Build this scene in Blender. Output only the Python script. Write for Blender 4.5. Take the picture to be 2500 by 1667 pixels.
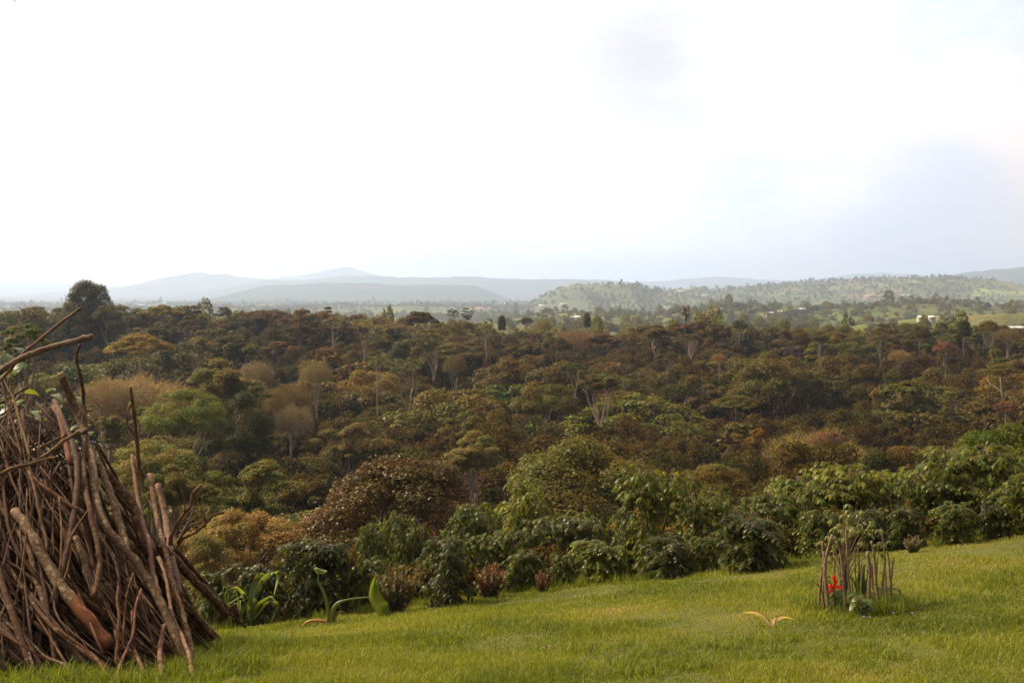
import bpy, math, random
import numpy as np
from mathutils import Vector

# ------------------------------------------------------------------ scene, camera, light
for o in list(bpy.data.objects):
    bpy.data.objects.remove(o)
SC = bpy.context.scene
COL = SC.collection
F = 2681.0                      # focal length in photo pixels (photo is 2500 x 1667)
PITCH = math.atan(133.0 / F)
cam = bpy.data.cameras.new('camera')
cam.sensor_width = 36.0
cam.lens = 36.0 * F / 2500.0
cam.clip_start = 0.1
cam.clip_end = 40000
camo = bpy.data.objects.new('camera', cam)
COL.objects.link(camo)
camo.location = (0, 0, 0)
camo.rotation_euler = (math.pi / 2 - PITCH, 0, 0)
SC.camera = camo

SUN_EL, SUN_AZ = math.radians(46), math.radians(-62)      # azimuth clockwise from +Y (view direction)
sdir = Vector((math.sin(SUN_AZ) * math.cos(SUN_EL), math.cos(SUN_AZ) * math.cos(SUN_EL), math.sin(SUN_EL)))
sl = bpy.data.lights.new('sun', 'SUN')
sl.energy = 5.0
sl.angle = math.radians(0.6)
sl.color = (1.0, 0.83, 0.56)
so = bpy.data.objects.new('sun', sl)
COL.objects.link(so)
so.rotation_euler = sdir.to_track_quat('Z', 'Y').to_euler()
so.location = (0, 0, 50)

SC.view_settings.view_transform = 'Standard'
SC.view_settings.look = 'None'
SC.view_settings.exposure = 0.52
SC.view_settings.gamma = 1.0
SC.render.engine = 'CYCLES'
SC.cycles.max_bounces = 6
SC.cycles.diffuse_bounces = 3
SC.cycles.glossy_bounces = 2
SC.cycles.transmission_bounces = 4
SC.cycles.volume_bounces = 1
SC.cycles.caustics_reflective = False
SC.cycles.caustics_refractive = False
SC.cycles.use_denoising = True


def pdir(px, py):
    """direction ratios (x/y, z/y) of a photo pixel"""
    v = (833.5 - py) / F
    yc = math.cos(PITCH) + v * math.sin(PITCH)
    return (px - 1250.0) / F / yc, (-math.sin(PITCH) + v * math.cos(PITCH)) / yc


def zr(py):
    v = (833.5 - np.asarray(py, float)) / F
    return (-math.sin(PITCH) + v * math.cos(PITCH)) / (math.cos(PITCH) + v * math.sin(PITCH))


def at(px, py, Y):
    a, b = pdir(px, py)
    return np.array((a * Y, Y, b * Y))


def to_px(p):
    x, y, z = p
    c, s = math.cos(PITCH), math.sin(PITCH)
    d = y * c - z * s
    u = y * s + z * c
    return 1250 + F * x / d, 833.5 - F * u / d


# ------------------------------------------------------------------ node helpers
class NT:
    def __init__(s, tree):
        s.t = tree
        s.n = tree.nodes
        s.l = tree.links

    def new(s, typ, **kw):
        n = s.n.new(typ)
        for k, v in kw.items():
            if k.startswith('i_'):
                n.inputs[k[2:].replace('_', ' ')].default_value = v
            else:
                setattr(n, k, v)
        return n

    def link(s, a, b):
        s.l.new(a, b)

    def math(s, op, a, b=None, clamp=False):
        n = s.n.new('ShaderNodeMath')
        n.operation = op
        n.use_clamp = clamp
        for i, v in enumerate((a, b)):
            if v is None:
                continue
            if hasattr(v, 'links'):
                s.l.new(v, n.inputs[i])
            else:
                n.inputs[i].default_value = v
        return n.outputs[0]

    def ramp(s, fac, stops, interp='LINEAR'):
        n = s.n.new('ShaderNodeValToRGB')
        n.color_ramp.interpolation = interp
        e = n.color_ramp.elements
        while len(e) > 1:
            e.remove(e[0])
        e[0].position = stops[0][0]
        c = stops[0][1]
        e[0].color = (c, c, c, 1) if not isinstance(c, tuple) else (*c, 1)
        for p, c in stops[1:]:
            k = e.new(p)
            k.color = (c, c, c, 1) if not isinstance(c, tuple) else (*c, 1)
        s.l.new(fac, n.inputs[0])
        return n.outputs[0]

    def mix(s, fac, a, b, blend='MIX'):
        n = s.n.new('ShaderNodeMix')
        n.data_type = 'RGBA'
        n.blend_type = blend
        for i, v in ((0, fac), (6, a), (7, b)):
            if hasattr(v, 'links'):
                s.l.new(v, n.inputs[i])
            elif i == 0:
                n.inputs[i].default_value = v
            else:
                n.inputs[i].default_value = (*v, 1)
        return n.outputs[2]

    def noise(s, vec, scale, detail=4, rough=0.55, dist=0.0):
        n = s.n.new('ShaderNodeTexNoise')
        n.inputs['Scale'].default_value = scale
        n.inputs['Detail'].default_value = detail
        n.inputs['Roughness'].default_value = rough
        n.inputs['Distortion'].default_value = dist
        if vec is not None:
            s.l.new(vec, n.inputs['Vector'])
        return n.outputs[0]


# ------------------------------------------------------------------ sky
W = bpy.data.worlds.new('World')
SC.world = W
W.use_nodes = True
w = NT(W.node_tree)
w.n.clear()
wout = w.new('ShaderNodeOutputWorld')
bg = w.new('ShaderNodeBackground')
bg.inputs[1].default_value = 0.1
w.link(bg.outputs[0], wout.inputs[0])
sky = w.new('ShaderNodeTexSky', sky_type='NISHITA', sun_disc=False, sun_elevation=SUN_EL, sun_rotation=SUN_AZ)
sky.dust_density = 2.0
tc = w.new('ShaderNodeTexCoord')
vec = tc.outputs['Generated']
sep = w.new('ShaderNodeSeparateXYZ')
w.link(vec, sep.inputs[0])


def ddot(v):
    n = w.new('ShaderNodeVectorMath', operation='DOT_PRODUCT')
    v = Vector(v).normalized()
    w.link(vec, n.inputs[0])
    n.inputs[1].default_value = v
    return n.outputs['Value']


# cloud deck brightness: white near the sun, dimmer away from it
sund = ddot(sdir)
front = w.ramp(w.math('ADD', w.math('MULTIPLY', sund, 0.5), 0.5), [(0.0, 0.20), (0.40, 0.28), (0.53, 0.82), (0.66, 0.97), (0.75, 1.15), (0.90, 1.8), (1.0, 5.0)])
cl = w.new('ShaderNodeMapping')
cl.inputs['Scale'].default_value = (1.0, 1.0, 2.6)
w.link(vec, cl.inputs[0])
n1 = w.noise(cl.outputs[0], 3.2, 7, 0.55, 0.3)
n2 = w.noise(cl.outputs[0], 1.3, 4, 0.5, 0.0)


def patch(px, py, tight, soft=0.6):
    a, b = pdir(px, py)
    d = ddot((a, 1.0, b))
    return w.ramp(d, [(1 - tight, 0.0), (1 - tight * (1 - soft), 1.0)], 'EASE')


shade = w.ramp(n1, [(0.44, 0.0), (0.66, 1.0)])
grey = w.math('MULTIPLY', w.math('ADD', patch(1585, 90, 0.0045, 0.9), w.math('MULTIPLY', patch(2010, 190, 0.004, 0.9), 0.35)), w.ramp(n1, [(0.30, 0.35), (0.6, 1.0)]))
blue = w.math('ADD', w.math('MULTIPLY', patch(2440, 60, 0.006, 0.85), w.ramp(n1, [(0.35, 0.1), (0.58, 1.0)])),
              w.math('MULTIPLY', w.math('ADD', patch(1060, 520, 0.0030, 0.9), w.math('ADD', patch(1900, 545, 0.006, 0.9), patch(2290, 560, 0.003, 0.9))), w.ramp(n1, [(0.36, 0.0), (0.56, 0.75)])), True)
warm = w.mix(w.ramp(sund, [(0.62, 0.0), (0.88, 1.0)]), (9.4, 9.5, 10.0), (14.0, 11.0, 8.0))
warm = w.mix(w.ramp(sund, [(0.0, 1.0), (0.25, 0.0)]), warm, (12.0, 9.0, 6.2))  # warm tint away from the sun, added as fill light from the unseen sky
white = w.mix(w.math('MULTIPLY', shade, 0.45), warm, (5.4, 5.9, 7.4))
c1 = w.mix(w.math('MULTIPLY', grey, 0.75, True), white, (5.4, 5.2, 5.2))
c2 = w.mix(w.math('MULTIPLY', blue, 0.6, True), c1, (5.0, 6.3, 8.6))
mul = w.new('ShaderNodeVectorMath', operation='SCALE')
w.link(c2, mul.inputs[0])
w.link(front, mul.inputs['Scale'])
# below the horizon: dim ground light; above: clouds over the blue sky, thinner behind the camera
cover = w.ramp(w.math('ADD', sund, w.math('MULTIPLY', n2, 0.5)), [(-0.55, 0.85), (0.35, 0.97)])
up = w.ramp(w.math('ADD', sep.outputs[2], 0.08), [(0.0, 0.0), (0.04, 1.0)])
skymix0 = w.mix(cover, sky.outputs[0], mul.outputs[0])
# unseen sky overhead is dimmed to cut the ambient light from above
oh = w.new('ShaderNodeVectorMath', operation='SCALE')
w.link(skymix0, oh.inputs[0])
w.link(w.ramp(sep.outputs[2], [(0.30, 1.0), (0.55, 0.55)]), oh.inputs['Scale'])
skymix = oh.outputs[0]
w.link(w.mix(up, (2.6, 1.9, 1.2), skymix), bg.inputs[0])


# ------------------------------------------------------------------ materials
def mat(name):
    m = bpy.data.materials.new(name)
    m.use_nodes = True
    m.node_tree.nodes.clear()
    return m, NT(m.node_tree)


def principled(t, color, rough=0.7, spec=0.3, normal=None):
    p = t.new('ShaderNodeBsdfPrincipled')
    if hasattr(color, 'links'):
        t.link(color, p.inputs['Base Color'])
    else:
        p.inputs['Base Color'].default_value = (*color, 1)
    if hasattr(rough, 'links'):
        t.link(rough, p.inputs['Roughness'])
    else:
        p.inputs['Roughness'].default_value = rough
    p.inputs['Specular IOR Level'].default_value = spec
    if normal is not None:
        t.link(normal, p.inputs['Normal'])
    return p.outputs[0]


def bump(t, h, strength=0.5, dist=0.02):
    b = t.new('ShaderNodeBump')
    b.inputs['Strength'].default_value = strength
    b.inputs['Distance'].default_value = dist
    t.link(h, b.inputs['Height'])
    return b.outputs[0]


def leaf_mat(name, rough=0.5, spec=0.35, transl=0.35, tcol=(1.25, 1.2, 0.55), inst=False, alt=None, altat=0.75):
    """leaf colour = the object's own tint varied from leaf to leaf by the stored 'rnd'"""
    m, t = mat(name)
    out = t.new('ShaderNodeOutputMaterial')
    oi = t.new('ShaderNodeObjectInfo')
    at_ = t.new('ShaderNodeAttribute', attribute_name='rnd')
    rnd = at_.outputs['Fac']
    base = oi.outputs['Color']
    if inst:
        base = t.ramp(oi.outputs['Random'], inst)
    val = t.math('ADD', t.math('MULTIPLY', rnd, 0.9), 0.55)
    sc = t.new('ShaderNodeVectorMath', operation='SCALE')
    t.link(base, sc.inputs[0])
    t.link(val, sc.inputs['Scale'])
    col = sc.outputs[0]
    # some leaves of a crown are browner, some yellower
    a2 = t.new('ShaderNodeAttribute', attribute_name='hue')
    tint = t.ramp(a2.outputs['Fac'], [(0.0, (0.80, 1.05, 0.9)), (0.5, (1.0, 1.0, 1.0)), (0.85, (1.25, 0.95, 0.9)), (1.0, (1.5, 1.1, 0.8))])
    col = t.mix(1.0, col, tint, 'MULTIPLY')
    if alt:
        col = t.mix(t.ramp(a2.outputs['Fac'], [(altat, 0.0), (altat + 0.02, 1.0)]), col, alt)
    p = principled(t, col, rough, spec)
    tr = t.new('ShaderNodeBsdfTranslucent')
    t.link(t.mix(1.0, col, tcol, 'MULTIPLY'), tr.inputs[0])
    mx = t.new('ShaderNodeMixShader')
    mx.inputs[0].default_value = transl
    t.link(p, mx.inputs[1])
    t.link(tr.outputs[0], mx.inputs[2])
    t.link(mx.outputs[0], out.inputs[0])
    return m


def bark_mat(name, lichen=0.5, inst=False):
    m, t = mat(name)
    out = t.new('ShaderNodeOutputMaterial')
    oi = t.new('ShaderNodeObjectInfo')
    g = t.new('ShaderNodeTexCoord')
    ad = t.new('ShaderNodeVectorMath', operation='ADD')
    t.link(g.outputs['Object'], ad.inputs[0])
    cmb = t.new('ShaderNodeCombineXYZ')
    t.link(t.math('MULTIPLY', oi.outputs['Random'], 37.0), cmb.inputs[0])
    t.link(cmb.outputs[0], ad.inputs[1])
    v = ad.outputs[0]
    n = t.noise(v, 14, 6, 0.65)
    n3 = t.noise(v, 60, 4, 0.7)
    base = oi.outputs['Color']
    c = t.mix(t.ramp(n, [(0.35, 0.0), (0.7, 1.0)]), t.mix(1.0, base, (0.55, 0.5, 0.48), 'MULTIPLY'), t.mix(1.0, base, (1.35, 1.25, 1.2), 'MULTIPLY'))
    lm = t.math('MULTIPLY', t.ramp(t.noise(v, 22, 5, 0.7, 0.4), [(0.52, 0.0), (0.60, 1.0)]), lichen)
    al = t.new('ShaderNodeAttribute', attribute_name='lichen')
    lm = t.math('MULTIPLY', lm, al.outputs['Fac'])
    c = t.mix(lm, c, t.mix(t.ramp(n3, [(0.4, 0.0), (0.6, 1.0)]), (0.13, 0.10, 0.045), (0.27, 0.21, 0.13)))
    ab = t.new('ShaderNodeAttribute', attribute_name='bare')
    bare = t.mix(t.ramp(n, [(0.3, 0.0), (0.7, 1.0)]), (0.07, 0.026, 0.011), (0.24, 0.085, 0.032))
    edge = t.ramp(t.math('ADD', ab.outputs['Fac'], t.math('MULTIPLY', t.math('SUBTRACT', n, 0.5), 0.8)), [(0.45, 0.0), (0.55, 1.0)])
    c = t.mix(edge, c, bare)
    h = t.math('ADD', n, t.math('MULTIPLY', n3, 0.4))
    t.link(principled(t, c, 0.85, 0.2, bump(t, h, 0.7, 0.012)), out.inputs[0])
    return m


M = {}
M['leaf'] = leaf_mat('tree_leaves', 0.5, 0.16, 0.40)
M['flame'] = leaf_mat('red_blossom_leaves', 0.5, 0.4, 0.35, (1.3, 0.7, 0.5), alt=(0.06, 0.05, 0.02), altat=0.62)
M['bronze'] = leaf_mat('bronze_red_leaves', 0.42, 0.14, 0.32, (1.3, 0.9, 0.5), alt=(0.30, 0.045, 0.015), altat=0.93)
M['shrub'] = leaf_mat('glossy_shrub_leaves', 0.36, 0.13, 0.42, (1.5, 1.45, 0.4))
M['tips'] = leaf_mat('orange_tipped_leaves', 0.45, 0.4, 0.45, (1.3, 1.0, 0.5), alt=(0.24, 0.085, 0.022), altat=0.90)
M['far'] = leaf_mat('far_leaves', 0.7, 0.08, 0.35, inst=[(0.0, (0.11, 0.11, 0.025)), (0.35, (0.15, 0.155, 0.03)), (0.7, (0.17, 0.13, 0.036)), (1.0, (0.12, 0.14, 0.034))])
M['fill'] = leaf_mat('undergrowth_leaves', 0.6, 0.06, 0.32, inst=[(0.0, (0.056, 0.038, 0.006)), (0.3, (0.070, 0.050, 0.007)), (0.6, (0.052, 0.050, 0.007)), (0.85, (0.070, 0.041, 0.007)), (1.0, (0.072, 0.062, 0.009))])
M['twig'] = leaf_mat('bare_twigs', 0.8, 0.1, 0.1, (1, 1, 1))
M['blade'] = leaf_mat('broad_green_leaf', 0.35, 0.45, 0.45, (1.35, 1.3, 0.45))
M['bark'] = bark_mat('bark', 0.5)
M['stick'] = bark_mat('woodpile_bark', 0.9)


def simple(name, c, rough=0.7, spec=0.3, var=0.25, scale=8):
    m, t = mat(name)
    out = t.new('ShaderNodeOutputMaterial')
    tcn = t.new('ShaderNodeTexCoord')
    n = t.noise(tcn.outputs['Object'], scale, 5, 0.6)
    col = t.mix(n, tuple(x * (1 - var) for x in c), tuple(x * (1 + var) for x in c))
    t.link(principled(t, col, rough, spec), out.inputs[0])
    return m


M['petal'] = simple('red_petals', (0.85, 0.03, 0.008), 0.5, 0.3, 0.15)
M['violet'] = simple('violet_petals', (0.20, 0.15, 0.42), 0.6, 0.3, 0.1)
M['roof'] = simple('pale_metal_roof', (0.52, 0.52, 0.52), 0.5, 0.3, 0.12, 0.8)
M['rust'] = simple('rusty_metal_roof', (0.42, 0.26, 0.18), 0.6, 0.4, 0.3, 0.8)
M['wall'] = simple('plastered_wall', (0.30, 0.26, 0.21), 0.85, 0.2, 0.15, 0.8)
M['door'] = simple('dark_opening', (0.05, 0.045, 0.04), 0.7, 0.3, 0.1, 0.8)

# ------------------------------------------------------------------ value noise
_rs = np.random.RandomState(7)
_LAT = _rs.rand(256, 256)


def vnoise(x, y):
    xi = np.floor(x).astype(int)
    yi = np.floor(y).astype(int)
    fx = x - xi
    fy = y - yi
    fx = fx * fx * (3 - 2 * fx)
    fy = fy * fy * (3 - 2 * fy)
    a = _LAT[xi % 256, yi % 256]
    b = _LAT[(xi + 1) % 256, yi % 256]
    c = _LAT[xi % 256, (yi + 1) % 256]
    d = _LAT[(xi + 1) % 256, (yi + 1) % 256]
    return (a * (1 - fx) + b * fx) * (1 - fy) + (c * (1 - fx) + d * fx) * fy


def fbm(x, y, octv=4, gain=0.5):
    s = 0
    a = 1.0
    tot = 0
    for i in range(octv):
        s = s + a * vnoise(x * 2 ** i + 17.3 * i, y * 2 ** i + 5.1 * i)
        tot += a
        a *= gain
    return s / tot - 0.5


# ------------------------------------------------------------------ terrain
EDGE = 18.7
_kY = [18.7, 22, 27, 35, 60, 90, 120, 150, 200, 240, 275, 340, 450, 700, 1000, 1500, 2000, 3000, 5000, 16000]
_kZ = [-5.32, -6.3, -8.2, -11.2, -17, -21.0, -22.5, -21.5, -18.5, -16.3, -16.5, -25, -32, -38, -46, -52, -48, -55, -70, -70]
_tY = np.concatenate([np.arange(15, 500, 0.5), np.arange(500, 16000, 20)])
_tZ = np.interp(_tY, _kY, _kZ)
_z15 = -1.32 - 0.214 * _tY[_tY < EDGE]
_tZ[_tY < EDGE] = _z15
_k = np.ones(15) / 15
_sm = np.convolve(np.pad(_tZ[:970], 7, mode='edge'), _k, 'valid')
_tZ[:970] = np.where(_tY[:970] < 24, _tZ[:970], _sm)
CREST = [(0, 758), (200, 760), (400, 760), (600, 752), (800, 768), (900, 784), (1050, 802), (1200, 802), (1300, 808), (1500, 802), (1600, 791),
         (1750, 788), (1900, 810), (2000, 814), (2100, 802), (2300, 796), (2500, 794)]
RIDGES = [  # forward distance, front length, back length, silhouette in photo pixels
    (11500, 2200, 2000, [(-900, 696), (-300, 690), (0, 694), (80, 693), (150, 698), (260, 704), (380, 716), (520, 740)]),
    (9500, 1900, 1500, [(-700, 730), (60, 740), (200, 716), (300, 706), (380, 695), (450, 677), (489, 671), (520, 678), (553, 673), (590, 682), (640, 687), (720, 700), (850, 730)]),
    (11800, 1500, 1500, [(560, 715), (640, 690), (700, 681), (790, 668), (838, 657), (870, 662), (900, 674), (960, 684), (1100, 700), (1300, 720)]),
    (8000, 1500, 1300, [(500, 720), (650, 690), (760, 684), (900, 678), (1060, 678), (1150, 681), (1300, 685), (1400, 684), (1500, 687), (1560, 694), (1600, 702), (1660, 716), (1800, 740)]),
    (5400, 1300, 1200, [(380, 790), (500, 752), (570, 735), (620, 715), (660, 702), (800, 695), (900, 697), (1000, 701), (1100, 700), (1170, 704), (1215, 722), (1260, 745), (1320, 775)]),
    (2700, 700, 700, [(1180, 790), (1260, 762), (1320, 728), (1360, 708), (1400, 699), (1450, 696), (1510, 698), (1560, 703), (1640, 718), (1720, 735), (1850, 760)]),
    (3300, 1300, 900, [(1500, 740), (1600, 716), (1700, 706), (1800, 702), (1900, 696), (2000, 690), (2100, 686), (2200, 684), (2290, 683), (2340, 690), (2390, 706), (2430, 726), (2470, 748), (2510, 770), (2700, 800)]),
    (6200, 1400, 1300, [(2150, 720), (2280, 686), (2340, 674), (2380, 665), (2420, 662), (2460, 662), (2500, 657), (2600, 650), (2800, 655), (3200, 670)]),
    (11300, 1500, 1500, [(1500, 712), (1560, 695), (1640, 688), (1740, 678), (1800, 684), (1900, 690), (2000, 683), (2080, 674), (2150, 667), (2220, 674), (2320, 684), (2500, 700)]),
    (1050, 260, 300, [(1150, 800), (1300, 775), (1450, 768), (1600, 772), (1750, 758), (1900, 752), (2000, 760), (2150, 748), (2300, 744), (2450, 752), (2600, 760)]),
    (620, 130, 170, [(900, 830), (1020, 806), (1150, 790), (1300, 796), (1500, 812), (1700, 808), (1850, 798), (2000, 808), (2100, 792), (2250, 775), (2400, 768), (2600, 762), (2800, 775)]),
]


def smooth(t):
    t = np.clip(t, 0, 1)
    return t * t * (3 - 2 * t)


def gz(x, y):
    x = np.asarray(x, float)
    y = np.asarray(y, float)
    z = np.interp(y, _tY, _tZ)
    near = -1.32 - 0.214 * np.clip(y, -4, None)
    z = np.where(y < 18.7, near, z)
    c = 0.12 * smooth((y - 8) / 9) * (1 - smooth((y - 22) / 50))
    z = z + c * np.clip(x, -14, 14)
    z = z + fbm(x * 0.35 + 50, y * 0.35 + 50, 3) * 0.10 * smooth((y - 5) / 4) * (1 - smooth((y - 21) / 3))
    z = z + fbm(x * 0.03 + 9, y * 0.03, 3) * 5.0 * smooth((y - 45) / 60)
    px = 1250 + F * x / np.maximum(y, 1)
    cr = np.interp(px, [c_[0] for c_ in CREST], [c_[1] for c_ in CREST])
    z = z - (cr - 774) / F * np.clip(y, 0, 300) * smooth((y - 140) / 70) * (1 - smooth((y - 320) / 200))
    # farmland swells and mountain ridges
    far = smooth((y - 380) / 250)
    z = z + far * (fbm(x * 0.0042 + 3, y * 0.0042 + 1, 5) * 34 + np.abs(fbm(x * 0.016 + 8, y * 0.012 + 2, 3)) * -14)
    for (Y0, Lf, Lb, prof) in RIDGES:
        pxr = 1250 + F * x / Y0
        wob = fbm(x / (Lf * 0.25) + Y0, y / (Lf * 0.25), 4, 0.55)
        top = zr(np.interp(pxr, [p[0] for p in prof], [p[1] for p in prof]) - (5 if Y0 > 5000 else 2)) * Y0 + fbm(x * 26 / Y0 + Y0, y * 0 + 3.3, 5, 0.62) * 0.0065 * Y0
        t = (y - Y0) / np.where(y < Y0, Lf, Lb)
        sh = np.clip(1 - np.abs(t), 0, 1)
        sh = sh * sh * (3 - 2 * sh) * 0.55 + sh * 0.45
        sh = np.clip(sh + wob * 0.45 * np.clip(np.abs(t) * 3, 0, 1) * (sh > 0), 0, 1)
        bz = -70.0
        ends = smooth((pxr - prof[0][0] + 300) / 300) * smooth((prof[-1][0] + 300 - pxr) / 300)
        zz = bz + (top - bz) * sh * ends
        z = np.where((sh > 0) & (y > 350), np.maximum(z, zz), z)
    return z


def g1(x, y):
    return float(gz(np.array([x]), np.array([y]))[0])


def ghit(px, py, ymax=60):
    a, b = pdir(px, py)
    ys = np.arange(4, ymax, 0.02)
    d = b * ys - gz(a * ys, ys)
    k = np.argmax(d < 0)
    Y = ys[k] if d[k] < 0 else ymax
    return np.array((a * Y, Y, g1(a * Y, Y)))


# ------------------------------------------------------------------ mesh helpers
def mesh_np(name, verts, faces, mats, attrs=None, midx=None, smooth_=False):
    """faces: list of int arrays (n,k) with their own k"""
    me = bpy.data.meshes.new(name)
    verts = np.asarray(verts, np.float32)
    if not isinstance(faces, (list, tuple)):
        faces = [faces]
    faces = [np.asarray(f, np.int32) for f in faces if len(f)]
    me.vertices.add(len(verts))
    me.vertices.foreach_set('co', verts.ravel())
    loops = np.concatenate([f.ravel() for f in faces])
    tot = np.concatenate([np.full(len(f), f.shape[1], np.int32) for f in faces])
    st = np.concatenate([[0], np.cumsum(tot)[:-1]]).astype(np.int32)
    me.loops.add(len(loops))
    me.loops.foreach_set('vertex_index', loops)
    me.polygons.add(len(tot))
    me.polygons.foreach_set('loop_start', st)
    if smooth_:
        me.polygons.foreach_set('use_smooth', np.ones(len(tot), bool))
    for m in (mats if isinstance(mats, (list, tuple)) else [mats]):
        me.materials.append(m)
    if midx is not None:
        me.polygons.foreach_set('material_index', np.asarray(midx, np.int32))
    for k, v in (attrs or {}).items():
        dom = 'POINT' if len(v) == len(verts) else 'FACE'
        a = me.attributes.new(k, 'FLOAT', dom)
        a.data.foreach_set('value', np.asarray(v, np.float32))
    me.update(calc_edges=True)
    return me


def link(name, me, parent=None, loc=(0, 0, 0), rot=(0, 0, 0), scale=(1, 1, 1), color=None):
    o = bpy.data.objects.new(name, me)
    COL.objects.link(o)
    o.parent = parent
    o.location = loc
    o.rotation_euler = rot
    o.scale = scale
    if color:
        o.color = (*color, 1)
    return o


def tag(o, label=None, cat=None, group=None, kind=None):
    if label:
        o['label'] = label
    if cat:
        o['category'] = cat
    if group:
        o['group'] = group
    if kind:
        o['kind'] = kind
    return o


def spline(pts, n=4):
    """Catmull-Rom through the points"""
    P = np.asarray(pts, float)
    if len(P) < 3:
        t = np.linspace(0, 1, n + 1)[:, None]
        return P[0] * (1 - t) + P[-1] * t
    Q = np.vstack([2 * P[0] - P[1], P, 2 * P[-1] - P[-2]])
    out = []
    for i in range(1, len(Q) - 2):
        for k in range(n):
            t = k / n
            a, b, c, d = Q[i - 1], Q[i], Q[i + 1], Q[i + 2]
            out.append(0.5 * ((2 * b) + (-a + c) * t + (2 * a - 5 * b + 4 * c - d) * t * t + (-a + 3 * b - 3 * c + d) * t ** 3))
    out.append(P[-1])
    return np.array(out)


class MB:
    """collects vertices / faces for one mesh"""

    def __init__(s):
        s.v = []
        s.f3 = []
        s.f4 = []
        s.n = 0
        s.va = {}

    def add(s, v, f, **va):
        v = np.asarray(v, float)
        f = np.asarray(f, int) + s.n
        (s.f4 if f.shape[1] == 4 else s.f3).append(f)
        s._put(v, va)

    def _put(s, v, va):
        s.v.append(v)
        s.n += len(v)
        for k, x in va.items():
            s.va.setdefault(k, []).append(np.broadcast_to(np.asarray(x, float), (len(v),)))

    def tube(s, pts, rad, sides=6, cap=True, **va):
        P = np.asarray(pts, float)
        R = np.broadcast_to(np.asarray(rad, float), (len(P),))
        T = np.gradient(P, axis=0)
        T /= np.linalg.norm(T, axis=1)[:, None] + 1e-9
        ref = np.array((0, 0, 1.0)) if abs(T[0, 2]) < 0.9 else np.array((1.0, 0, 0))
        A = np.cross(T, ref)
        A /= np.linalg.norm(A, axis=1)[:, None] + 1e-9
        B = np.cross(T, A)
        ang = np.linspace(0, 2 * math.pi, sides, endpoint=False)
        V = P[:, None, :] + R[:, None, None] * (np.cos(ang)[None, :, None] * A[:, None, :] + np.sin(ang)[None, :, None] * B[:, None, :])
        V = V.reshape(-1, 3)
        n = len(P)
        i = np.arange(n - 1)[:, None] * sides
        j = np.arange(sides)[None, :]
        k = (j + 1) % sides
        q = np.stack([i + j, i + k, i + sides + k, i + sides + j], -1).reshape(-1, 4)
        rep = {kk: (np.repeat(np.asarray(x, float), sides) if np.ndim(x) else x) for kk, x in va.items()}
        base = s.n
        s.add(V, q, **rep)
        if cap:
            j = np.arange(1, sides - 1)
            c0 = np.stack([np.zeros_like(j), j + 1, j], -1) + base
            c1 = np.stack([np.zeros_like(j), j, j + 1], -1) + base + (n - 1) * sides
            s.f3.append(c0)
            s.f3.append(c1)

    def build(s, name, mats, smooth_=True, extra=None):
        fs = []
        if s.f4:
            fs.append(np.vstack(s.f4))
        if s.f3:
            fs.append(np.vstack(s.f3))
        at_ = {k: np.concatenate(v) for k, v in s.va.items()}
        if extra:
            at_.update(extra)
        return mesh_np(name, np.vstack(s.v), fs, mats, at_, None, smooth_)


def unit(v):
    return v / (np.linalg.norm(v, axis=-1, keepdims=True) + 1e-9)


def leaves_quad(R, P, N, L, Wd, hue=None, axis=None):
    """rhombic folded leaves at P with normals N; returns verts, faces, attrs"""
    n = len(P)
    N = unit(N)
    A = R.normal(size=(n, 3)) if axis is None else axis
    A = unit(A - N * np.sum(A * N, 1, keepdims=True))
    B = np.cross(N, A)
    L = np.broadcast_to(L, (n,))[:, None]
    Wd = np.broadcast_to(Wd, (n,))[:, None]
    v = np.stack([P - A * L / 2, P + B * Wd / 2 + N * L * 0.06, P + A * L / 2 - N * L * 0.12, P - B * Wd / 2 + N * L * 0.06], 1).reshape(-1, 3)
    f = np.arange(n * 4).reshape(-1, 4)
    at_ = {'rnd': R.rand(n), 'hue': (R.rand(n) if hue is None else hue)}
    return v, f, at_


def leaf6(R, base, axis, nrm, L, Wd, droop=0.5, shape=(0.35, 0.7)):
    """pointed leaves bending down: 6 vertices, 4 triangles each; arrays of n"""
    n = len(base)
    axis = unit(axis)
    nrm = unit(nrm - axis * np.sum(nrm * axis, 1, keepdims=True))
    side = np.cross(axis, nrm)
    L = np.broadcast_to(L, (n,))[:, None]
    Wd = np.broadcast_to(Wd, (n,))[:, None]
    droop = np.broadcast_to(droop, (n,))[:, None]
    dn = np.array((0, 0, -1.0))[None, :]
    p1 = base + axis * L * shape[0]
    a2 = unit(axis + dn * droop * 0.6)
    p2 = p1 + a2 * L * (shape[1] - shape[0])
    a3 = unit(axis + dn * droop * 1.3)
    p3 = p2 + a3 * L * (1 - shape[1])
    lift = nrm * Wd * 0.12
    v = np.stack([base, p1 - side * Wd / 2 + lift, p1 + side * Wd / 2 + lift, p2 - side * Wd * 0.42 + lift, p2 + side * Wd * 0.42 + lift, p3], 1).reshape(-1, 3)
    k = np.arange(n)[:, None] * 6
    f = np.concatenate([k + np.array([[0, 2, 1]]), k + np.array([[1, 2, 4]]), k + np.array([[1, 4, 3]]), k + np.array([[3, 4, 5]])], 0)
    rnd = np.repeat(R.rand(n), 6)
    hue = np.repeat(R.rand(n), 6)
    return v, f, {'rnd': rnd, 'hue': hue}


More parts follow.
